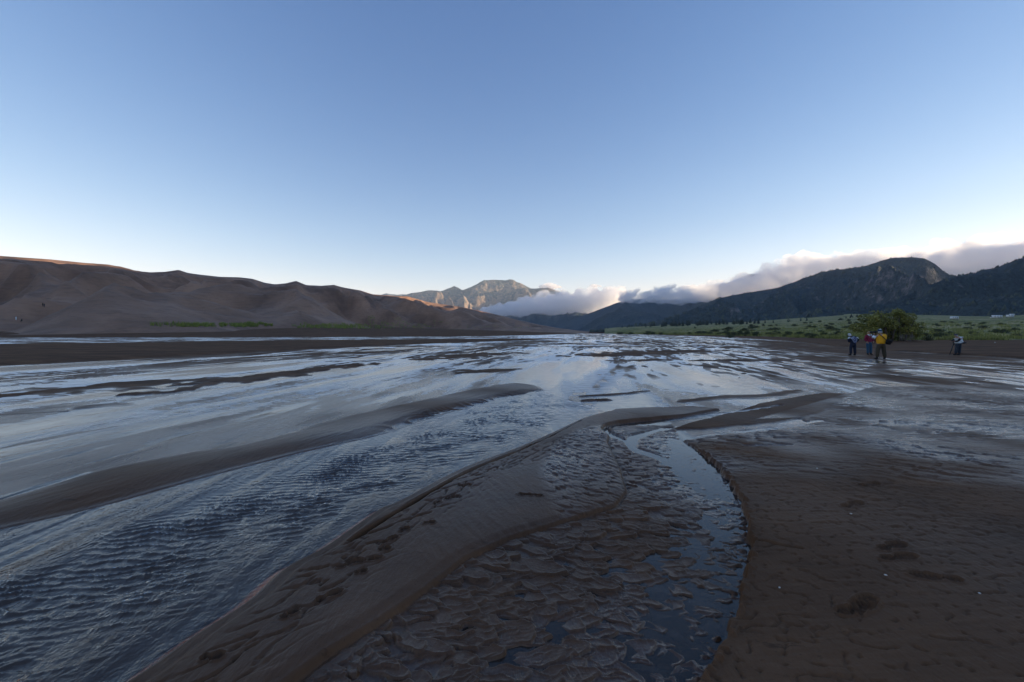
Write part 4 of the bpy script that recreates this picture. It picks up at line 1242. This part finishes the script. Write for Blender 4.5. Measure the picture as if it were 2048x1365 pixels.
def trousers(root, pel, legs, mat, fat=1.0, label=None):
    J = {'p': (*pel, (.175 * fat, .125 * fat)), 'w': (pel[0], pel[1], pel[2] + .12, (.17 * fat, .125 * fat))}; E = [('p', 'w')]
    for s in 'LR':
        hp, kn, an, toe = legs[s]
        an2 = Vector(an) + Vector((0, 0, .015))
        J[s + 'h'] = (*hp, .112 * fat); J[s + 'k'] = (*kn, .082 * fat); J[s + 'a'] = (*an2, .075 * fat)
        E += [('p', s + 'h'), (s + 'h', s + 'k'), (s + 'k', s + 'a')]
    garment(root, 'trousers', J, E, 'p', mat, label)
    for s in 'LR':
        an, toe = Vector(legs[s][2]), Vector(legs[s][3]); d = toe - an; d.z = 0; d = d.normalized()
        c = an * .55 + toe * .45; c.z = .05
        me = lump('shoe', [((0, 0, 0), (.055, .125, .05)), ((0, -.06, .04), (.052, .06, .06)), ((0, .07, -.01), (.05, .06, .036))])
        o = link('shoe', me, C_['black'], root); o.location = c; o.rotation_euler = (0, 0, math.atan2(-d.x, d.y))

# 1: dark jacket, patterned scarf, hands on hips, seen from behind with bowed head
legs = {'L': [(-.11, 0, .80), (-.14, .02, .44), (-.16, 0, .08), (-.19, .13, .04)], 'R': [(.11, 0, .80), (.13, .02, .44), (.14, 0, .08), (.16, .13, .04)]}
arms = {'L': [(-.20, .03, 1.26), (-.36, -.03, 1.05), (-.20, .06, .93)], 'R': [(.20, .03, 1.26), (.37, -.03, 1.07), (.20, .06, .93)]}
J = {'pel': (0, 0, .86, (.15, .11)), 'waist': (0, .02, 1.03, (.14, .10)), 'chest': (0, .06, 1.22, (.155, .11))}
r1 = person('person in navy with a blue and white scarf, hands on hips, head bowed', 1706, 711.4, J, arms, legs, (-.05, .14, 1.34), (-.10, .22, 1.42), (-.2, .9, -.6), {'L': ((.6, .5, -.6), (0, 0, 1)), 'R': ((-.6, .5, -.6), (0, 0, 1))})
trousers(r1, (0, 0, .85), legs, C_['navy'], 1.12)
gj = {'p': (0, .0, .80, (.20, .15)), 'w': (0, .02, 1.02, (.19, .15)), 'c': (0, .06, 1.22, (.19, .14)), 'n': (-.03, .11, 1.31, .075)}
ge = [('p', 'w'), ('w', 'c'), ('c', 'n')]
for s in 'LR':
    sh, el, wr = arms[s]
    gj[s + 's'] = (*sh, .085); gj[s + 'e'] = (*el, .072); gj[s + 'w'] = (*wr, .056); ge += [('c', s + 's'), (s + 's', s + 'e'), (s + 'e', s + 'w')]
garment(r1, 'jacket', gj, ge, 'w', C_['navy'])
bm = bmesh.new(); rows = []
for i in range(9):
    f = i / 8; half = .25 * (1 - f * .72) if f > .18 else .22 + .16 * f; zz = 1.33 - .46 * f
    rows.append([bm.verts.new((.05 * f + half * (2 * k / 8 - 1) + .01 * math.sin(k * 2 + i), -.13 - .035 * math.cos((2 * k / 8 - 1) * 1.5) + .10 * (1 - f) ** 2 * (zz > 1.25) + .008 * math.sin(3 * k + i), zz - .10 * abs(2 * k / 8 - 1) * (1 - f) + .012 * math.sin(k * 1.7))) for k in range(9)])
for i in range(8):
    for k in range(8): bm.faces.new((rows[i][k], rows[i][k + 1], rows[i + 1][k + 1], rows[i + 1][k]))
bmesh.ops.solidify(bm, geom=bm.faces[:], thickness=.012)
me = bpy.data.meshes.new('scarf'); bm.to_mesh(me); bm.free(); me.polygons.foreach_set('use_smooth', np.ones(len(me.polygons), bool))
tag(link('scarf', me, M_SCARF, r1), 'blue scarf with white pattern')
for s in (-1, 1):
    link('shoulder_panel', lump('shoulder_panel', [((s * .25, -.01, 1.25), (.09, .085, .035)), ((s * .33, -.03, 1.19), (.06, .06, .03))]), C_['white'], r1)
link('hair', lump('hair', [((-.10, .20, 1.45), (.098, .105, .10)), ((-.09, .15, 1.40), (.085, .07, .085))]), M_HAIRW, r1)

# 2: maroon sweatshirt, jeans, facing the camera
legs = {'L': [(-.10, 0, .82), (-.10, -.03, .45), (-.09, .0, .08), (-.13, -.13, .04)], 'R': [(.10, 0, .82), (.12, -.02, .45), (.12, .0, .08), (.13, -.13, .04)]}
arms = {'L': [(-.19, 0, 1.32), (-.27, .02, 1.06), (-.21, -.10, .91)], 'R': [(.19, 0, 1.32), (.29, .02, 1.09), (.24, -.08, .92)]}
J = {'pel': (0, 0, .88, (.15, .11)), 'waist': (0, 0, 1.06, (.14, .10)), 'chest': (0, 0, 1.26, (.155, .11))}
r2 = person('person facing the river in maroon sweatshirt and blue jeans, blond hair', 1738, 711.6, J, arms, legs, (-.01, -.02, 1.40), (-.03, -.06, 1.50), (-.1, -1, -.25), {'L': ((.3, -.3, -1), (-1, 0, 0)), 'R': ((-.3, -.3, -1), (1, 0, 0))})
trousers(r2, (0, 0, .86), legs, C_['jean'], 1.05)
gj = {'p': (0, 0, .90, (.185, .14)), 'w': (0, 0, 1.06, (.185, .15)), 'c': (0, 0, 1.27, (.18, .135)), 'n': (0, 0, 1.37, .085)}; ge = [('p', 'w'), ('w', 'c'), ('c', 'n')]
for s in 'LR':
    sh, el, wr = arms[s]
    gj[s + 's'] = (*sh, .085); gj[s + 'e'] = (*el, .072); gj[s + 'w'] = (*wr, .052); ge += [('c', s + 's'), (s + 's', s + 'e'), (s + 'e', s + 'w')]
garment(r2, 'sweatshirt', gj, ge, 'w', C_['maroon'])
link('collar', lump('collar', [((-.085, -.09, 1.38), (.045, .05, .06)), ((.085, -.09, 1.38), (.045, .05, .06)), ((0, .03, 1.40), (.10, .06, .05)), ((-.05, -.13, 1.34), (.03, .03, .05)), ((.05, -.13, 1.34), (.03, .03, .05))]), C_['white'], r2)
pr = [((-.085 + .022 * k, -.153 + .002 * abs(k - 4), 1.245 + .004 * math.sin(k * 2.1)), (.012, .012, .012 + .004 * (k % 2))) for k in range(7)] + [((.075, -.150, 1.25), (.022, .012, .024)), ((.09, -.147, 1.235), (.012, .012, .018))]
tag(link('chest_print', lump('chest_print', pr), C_['white'], r2), 'small white lettering across the chest')
link('hair', lump('hair', [((-.03, -.03, 1.555), (.10, .105, .075)), ((-.105, -.03, 1.50), (.035, .07, .085)), ((.045, -.03, 1.50), (.035, .07, .085)), ((-.03, .03, 1.50), (.09, .06, .11)), ((-.07, -.10, 1.585), (.045, .03, .03)), ((.02, -.10, 1.58), (.045, .03, .028))]), M_HAIRB, r2)
for sx in (-.058, -.002): link('eye', lump('eye', [((sx, -.138, 1.502), (.011, .008, .007))]), C_['black'], r2)
link('mouth', lump('mouth', [((-.035, -.125, 1.435), (.022, .01, .006))]), C_['maroon'], r2)
wb = link('waist_bag', lump('waist_bag', [((0, 0, 0), (.07, .05, .09)), ((0, -.02, -.03), (.065, .05, .06))]), C_['black']); wb.location = Vector(r2.location) + Vector((.27, -.02, .86))
link('strap', tubes('strap', [[((.0, 0, .08), .012), ((-.04, .03, .16), .012), ((-.09, .03, .22), .012)]], 5), M_STRAP, wb)
tag(wb, 'small black bag at the hip of the maroon sweatshirt', 'bag')

# 3: yellow jacket, brown trousers, hat, camera at the eye, seen from behind
legs = {'L': [(-.13, 0, .86), (-.20, .0, .46), (-.23, 0, .08), (-.26, .12, .04)], 'R': [(.13, 0, .86), (.18, .0, .46), (.23, 0, .08), (.26, .12, .04)]}
arms = {'L': [(-.23, .02, 1.40), (-.42, .10, 1.20), (-.20, .26, 1.44)], 'R': [(.23, .02, 1.40), (.37, .14, 1.22), (.05, .30, 1.46)]}
J = {'pel': (0, 0, .93, (.17, .125)), 'waist': (0, 0, 1.10, (.165, .125)), 'chest': (0, .02, 1.34, (.175, .125))}
r3 = person('person in yellow jacket and brown trousers raising a camera, seen from behind', 1762, 719.8, J, arms, legs, (0, .04, 1.50), (-.02, .08, 1.62), (-.35, .9, -.05), {'L': ((.1, .2, .9), (0, -1, 0)), 'R': ((-.5, .1, .8), (0, -1, 0))})
trousers(r3, (0, 0, .90), legs, C_['brown'], 1.28)
gj = {'p': (0, 0, .99, (.235, .18)), 'w': (0, 0, 1.13, (.235, .185)), 'c': (0, .01, 1.36, (.215, .165)), 'n': (0, .04, 1.46, .09), 'Ls': (-.22, .02, 1.39, .095), 'Rs': (.24, .02, 1.40, .12), 'Re': (.36, .13, 1.24, .11), 'Rw': (.17, .24, 1.38, .075)}
ge = [('p', 'w'), ('w', 'c'), ('c', 'n'), ('c', 'Ls'), ('c', 'Rs'), ('Rs', 'Re'), ('Re', 'Rw')]
garment(r3, 'jacket', gj, ge, 'w', C_['yellow'])
garment(r3, 'shirt_hem', {'a': (0, 0, .955, (.225, .17)), 'b': (0, 0, .995, (.225, .17))}, [('a', 'b')], 'a', C_['cream'], 'pale shirt hem below the jacket')
garment(r3, 'sleeve', {'a': (-.26, .03, 1.37, .075), 'b': (-.42, .10, 1.20, .075), 'c': (-.24, .23, 1.40, .055)}, [('a', 'b'), ('b', 'c')], 'b', C_['pale'], 'pale left sleeve')
link('hair', lump('hair', [((-.02, .06, 1.60), (.095, .10, .075)), ((.05, .02, 1.60), (.045, .06, .05)), ((-.09, .02, 1.60), (.045, .06, .05))]), M_HAIRW, r3)
hat = link('hat', lump('hat', [((-.02, .07, 1.71), (.105, .11, .085)), ((-.02, .07, 1.665), (.155, .16, .022))]), C_['bluehat'], r3)
link('hat_band', lump('hat_band', [((-.02, .045, 1.765), (.065, .09, .022))]), C_['pale'], hat)
cmr = empty('camera_body', Vector(r3.location) + Vector((-.12, .25, 1.60))); tag(cmr, 'black camera held up to the eye by the person in yellow', 'camera')
link('housing', box_mesh('housing', (.15, .08, .10), .015), M_PLAST, cmr)
ln = link('lens', tubes('lens', [[((-.05, 0, 0), .042), ((-.16, .05, .0), .045), ((-.22, .08, 0), .055), ((-.25, .09, 0), .055)]], 12), M_PLAST, cmr)
link('lens_glass', lump('lens_glass', [((-.253, .092, 0), (.012, .04, .045))]), M_LENS, ln)
link('viewfinder', box_mesh('viewfinder', (.05, .05, .04), .01), M_PLAST, cmr).location = (.01, 0, .06)
bag = empty('shoulder_bag', Vector(r3.location) + Vector((.28, -.20, 1.02))); tag(bag, 'black shoulder bag slung across the yellow jacket', 'bag')
bo = link('bag_body', box_mesh('bag_body', (.30, .16, .30), .045, 3), C_['black'], bag); bo.rotation_euler = (0, R(12), 0)
link('flap', box_mesh('flap', (.305, .02, .17), .008), C_['black'], bo).location = (0, -.088, .06)
sp = []
for q in range(10):
    f = q / 9; sp.append(((-.12 - .38 * f, .02 - .015 * math.sin(f * 3.1) + .12 * max(0, f - .75) * 2, .12 + .33 * f), .019))
link('strap', tubes('strap', sp and [sp, [((.10, .05, .14), .016), ((.02, .22, .30), .016), ((-.20, .40, .42), .016)]], 6), M_STRAP, bag)

# 4: pale vest and black sleeves, leaning over a tripod
legs = {'L': [(-.06, 0, .82), (-.14, .0, .45), (-.20, 0, .08), (-.33, -.01, .04)], 'R': [(.10, .03, .82), (.10, .03, .45), (.07, .03, .08), (-.06, .0, .04)]}
arms = {'L': [(-.06, -.17, 1.18), (-.20, -.20, .98), (-.34, -.08, .98)], 'R': [(-.05, .20, 1.18), (-.18, .24, .98), (-.34, .10, .98)]}
J = {'pel': (.05, 0, .88, (.13, .15)), 'waist': (.02, 0, 1.03, (.12, .14)), 'chest': (-.03, 0, 1.18, (.12, .155))}
r4 = person('person in pale vest with black sleeves bending over a tripod', 1917, 706.3, J, arms, legs, (-.10, 0, 1.30), (-.17, 0, 1.38), (-.95, 0, -.3), {'L': ((-1, .1, 0), (0, 0, 1)), 'R': ((-1, -.1, 0), (0, 0, 1))})
trousers(r4, (.04, 0, .86), legs, C_['slate'], 1.18)
garment(r4, 'vest', {'p': (.06, 0, .90, (.19, .22)), 'w': (.05, 0, 1.04, (.17, .21)), 'c': (0, 0, 1.20, (.15, .19)), 'n': (-.06, 0, 1.27, .09)}, [('p', 'w'), ('w', 'c'), ('c', 'n')], 'w', C_['pale'])
for s in 'LR':
    sh, el, wr = arms[s]
    garment(r4, 'sleeve', {'a': (*sh, .085), 'b': (*el, .07), 'c': (*wr, .05)}, [('a', 'b'), ('b', 'c')], 'b', C_['black'])
link('hair', lump('hair', [((-.155, 0, 1.385), (.09, .09, .075)), ((-.12, 0, 1.35), (.06, .085, .06))]), M_HAIRG, r4)
cap = link('cap', lump('cap', [((-.165, 0, 1.43), (.10, .098, .065)), ((-.27, 0, 1.425), (.07, .075, .016))]), C_['greycap'], r4)
tag(link('strap', tubes('strap', [[((-.10, -.20, 1.06), .013), ((0, -.235, 1.15), .013), ((.09, -.21, 1.25), .013)]], 5), M_RED, r4), 'red strap across the back')
hb = link('hip_bag', tubes('hip_bag', [[((0, 0, 0), .05), ((.10, 0, .01), .055), ((.22, 0, .02), .045)]], 10), C_['black']); hb.location = Vector(r4.location) + Vector((.10, -.20, .86)); tag(hb, 'black lens case hanging at the back of the pale vest', 'bag')
link('strap', tubes('strap', [[((.02, 0, .04), .010), ((-.03, .03, .08), .010), ((-.12, .04, .09), .010)]], 5), M_STRAP, hb)
tp = empty('tripod', Vector(r4.location) + Vector((-.34, 0, 0))); tag(tp, 'thin black tripod with camera set up on the sand bank', 'tripod')
for (lx, ly) in ((-.42, -.12), (.16, -.28), (.12, .38)):
    zz = ground_z(tp.location.x + lx, tp.location.y + ly) - tp.location.z
    lg = link('leg', tubes('leg', [[((0, 0, .86), .020), ((lx * .5, ly * .5, .44), .016), ((lx, ly, zz + .01), .011)]], 6), M_METAL, tp)
    link('clamp', lump('clamp', [((lx * .5, ly * .5, .44), (.024, .024, .03))]), M_METAL, lg)
link('column', tubes('column', [[((0, 0, .66), .016), ((0, 0, .93), .018), ((0, 0, .97), .035), ((0, 0, .98), .035)]], 8), M_METAL, tp)
hd = link('tripod_camera', box_mesh('tripod_camera', (.09, .14, .10), .012), M_PLAST, tp); hd.location = (-.02, 0, 1.035)
link('lens', tubes('lens', [[((-.04, 0, 0), .036), ((-.13, 0, 0), .040)]], 10), M_PLAST, hd)

# --- far hikers on the dune apron
def hiker(u, v, col_top, label, sit=False):
    x0, y0, z0 = on_land(u, v, 100)
    t = empty('person', (x0, y0, z0)); tag(t, label, 'person')
    lz = .45 if sit else .85
    J = {'pel': (0, 0, lz, .13), 'waist': (0, .02, lz + .2, .13), 'chest': (0, .03, lz + .42, .15), 'nk': (0, .04, lz + .55, .06), 'hd': (0, .03, lz + .68, .10), 'tp': (0, .03, lz + .76, .08)}
    E = [('pel', 'waist'), ('waist', 'chest'), ('chest', 'nk'), ('nk', 'hd'), ('hd', 'tp')]
    for s, sg in (('L', -1), ('R', 1)):
        J[s + 'h'] = (.1 * sg, 0, lz - .05, .1); J[s + 'k'] = (.14 * sg, -.32 if sit else .05 * sg, .45 if sit else .45, .075); J[s + 'f'] = (.13 * sg, -.34 if sit else -.08 * sg, .04, .05)
        J[s + 's'] = (.19 * sg, .03, lz + .45, .07); J[s + 'e'] = (.27 * sg, -.03, lz + .2, .06); J[s + 'w'] = (.22 * sg, -.14, lz + .05, .05)
        E += [('pel', s + 'h'), (s + 'h', s + 'k'), (s + 'k', s + 'f'), ('chest', s + 's'), (s + 's', s + 'e'), (s + 'e', s + 'w')]
    link('body', skin_mesh('body', J, E, 'pel', 1), C_[col_top], t)
    link('hair', lump('hair', [((0, .05, lz + .75), (.10, .10, .09))]), C_['black'], t)
hiker(85.5, 623, 'black', 'tiny dark hiker standing on the dune crest beside a companion')
hiker(88.5, 623.2, 'navy', 'tiny navy hiker close beside the dark one on the dune crest')
hiker(32, 645, 'pale', 'tiny pale-topped figure on the sand apron below the dunes')
hiker(43.5, 645, 'black', 'tiny black-clad figure sitting on the sand apron below the dunes', True)

# ================================================================== vehicles at the campground, driftwood, pebbles
M_VWHITE = simple('white_vehicle_paint', (0.80, 0.80, 0.80), .35, .04, 2)
M_GLASSD = simple('dark_window', (0.02, 0.025, 0.03), .1, .1, 2)
M_TYRE = simple('tyre_rubber', (0.015, 0.015, 0.015), .9, .1, 8)
def camper(u, v, L, H, rz, label, cab):
    x0, y0, z0 = on_land(u, v, 300)
    t = empty('camper', (x0, y0, z0 + .25), rz); tag(t, label, 'camper')
    bd = link('body', box_mesh('body', (L, 2.4, H), .18, 3), M_VWHITE, t); bd.location = (0, 0, .45 + H / 2)
    if cab:
        c = link('cab', box_mesh('cab', (1.9, 2.1, 1.5), .3, 3), M_VWHITE, t); c.location = (-L / 2 - .7, 0, 1.15)
        link('windscreen', box_mesh('windscreen', (.5, 1.8, .6), .08), M_GLASSD, c).location = (-.72, 0, .38)
    else:
        link('drawbar', tubes('drawbar', [[((-L / 2 - 1.3, 0, .55), .06), ((-L / 2 + .2, .5, .55), .06)], [((-L / 2 - 1.3, 0, .55), .06), ((-L / 2 + .2, -.5, .55), .06)]], 6), M_TYRE, t)
    for k in range(3):
        link('window', box_mesh('window', (1.0, .06, .6), .02), M_GLASSD, bd).location = (-L * .32 + k * L * .3, -1.2, H * .15)
    link('door', box_mesh('door', (.7, .05, 1.7), .02), M_VWHITE, bd).location = (L * .4, -1.21, -.2)
    for wx in (-L * .33, L * .3):
        for sy in (-1, 1):
            w = link('wheel', tubes('wheel', [[((wx, sy * 1.2, .38), .38), ((wx, sy * .95, .38), .38)]], 14), M_TYRE, t)
            link('rim', tubes('rim', [[((wx, sy * 1.21, .38), .2), ((wx, sy * 1.0, .38), .2)]], 10), M_VWHITE, w)
camper(1908.5, 640.3, 6.2, 2.2, R(8), 'low white camper alone at the foot of the trees', False)
camper(1994, 637.6, 8.5, 2.6, R(-4), 'long white motorhome parked at the top of the meadow', True)
camper(2020, 636.2, 6.5, 2.4, R(5), 'white trailer parked next to the long motorhome', False)
camper(2024, 632.6, 5.2, 2.2, R(-10), 'white camper parked higher up behind the white trailer', True)

def driftwood(u, v, sc, label, spikes, seed):
    x0, y0 = P(u, v); z0 = ground_z(x0, y0); rng = random.Random(seed)
    t = empty('driftwood', (x0, y0, z0 - .02)); tag(t, label, 'driftwood')
    link('log', tubes('log', [[((-.5 * sc, 0, .05 * sc), .07 * sc), ((-.15 * sc, .03, .13 * sc), .13 * sc), ((.2 * sc, 0, .14 * sc), .14 * sc), ((.5 * sc, -.04, .06 * sc), .08 * sc)]], 8), M_BARK, t)
    for (bx, ex, h) in spikes:
        link('branch', tubes('branch', [[((bx * sc, 0, .12 * sc), .06 * sc), ((ex * sc, .02, h * sc), .02 * sc)]], 6), M_BARK, t)
driftwood(1447, 690.5, .55, 'dark snag with two upright stubs stranded on a far bar', [(.25, .33, .75), (-.05, -.12, .4), (.1, .12, .35)], 1)
driftwood(1487, 706.5, .36, 'small dark rounded stump lying in the shallows', [(-.1, -.3, .65), (.15, .3, .4), (0, .05, .5)], 2)
driftwood(1487, 748, .22, 'little dark stick caught on a sand lip in the water', [(.1, .2, .3)], 3)

M_PEB = simple('pale_shell', (0.75, 0.70, 0.62), .5, .15, 30)
for (u, v, s_, lab) in [(1771, 1170, .010, 'small white pebble between two footprints on the flat sand'), (1959, 1205, .009, 'white pebble on the streaked sand below the last footprint'), (1559, 1197, .009, 'pale sliver lying near the cut bank crack'), (1634, 946, .012, 'white pebble on the smooth strip above the flat sand'), (1702, 1042, .010, 'white pebble just below the middle footprint'), (1990, 686, .10, 'pale stone on the far sand bank before the meadow'), (1540, 817, .02, 'pale pebble beside the wet sand streaks')]:
    x0, y0 = P(u, v)
    if v < 690: x0, y0, _ = on_land(u, v)
    rng = np.random.RandomState(int(u)); V, F = ico(2)
    vs = V * np.array([1.3, .8, .55]) * s_ * .7 * (1 + .25 * np.stack([noise(V[:, 0] * 1.5 + u, V[:, 1] * 1.5 + V[:, 2])] * 3, 1))
    o = link('pebble', mesh_from('pebble', vs, F), M_PEB); o.location = (x0, y0, ground_z(x0, y0) + s_ * .3); o.rotation_euler = (0, 0, u)
    tag(o, lab, 'pebble', 'pale pebbles on the sand')
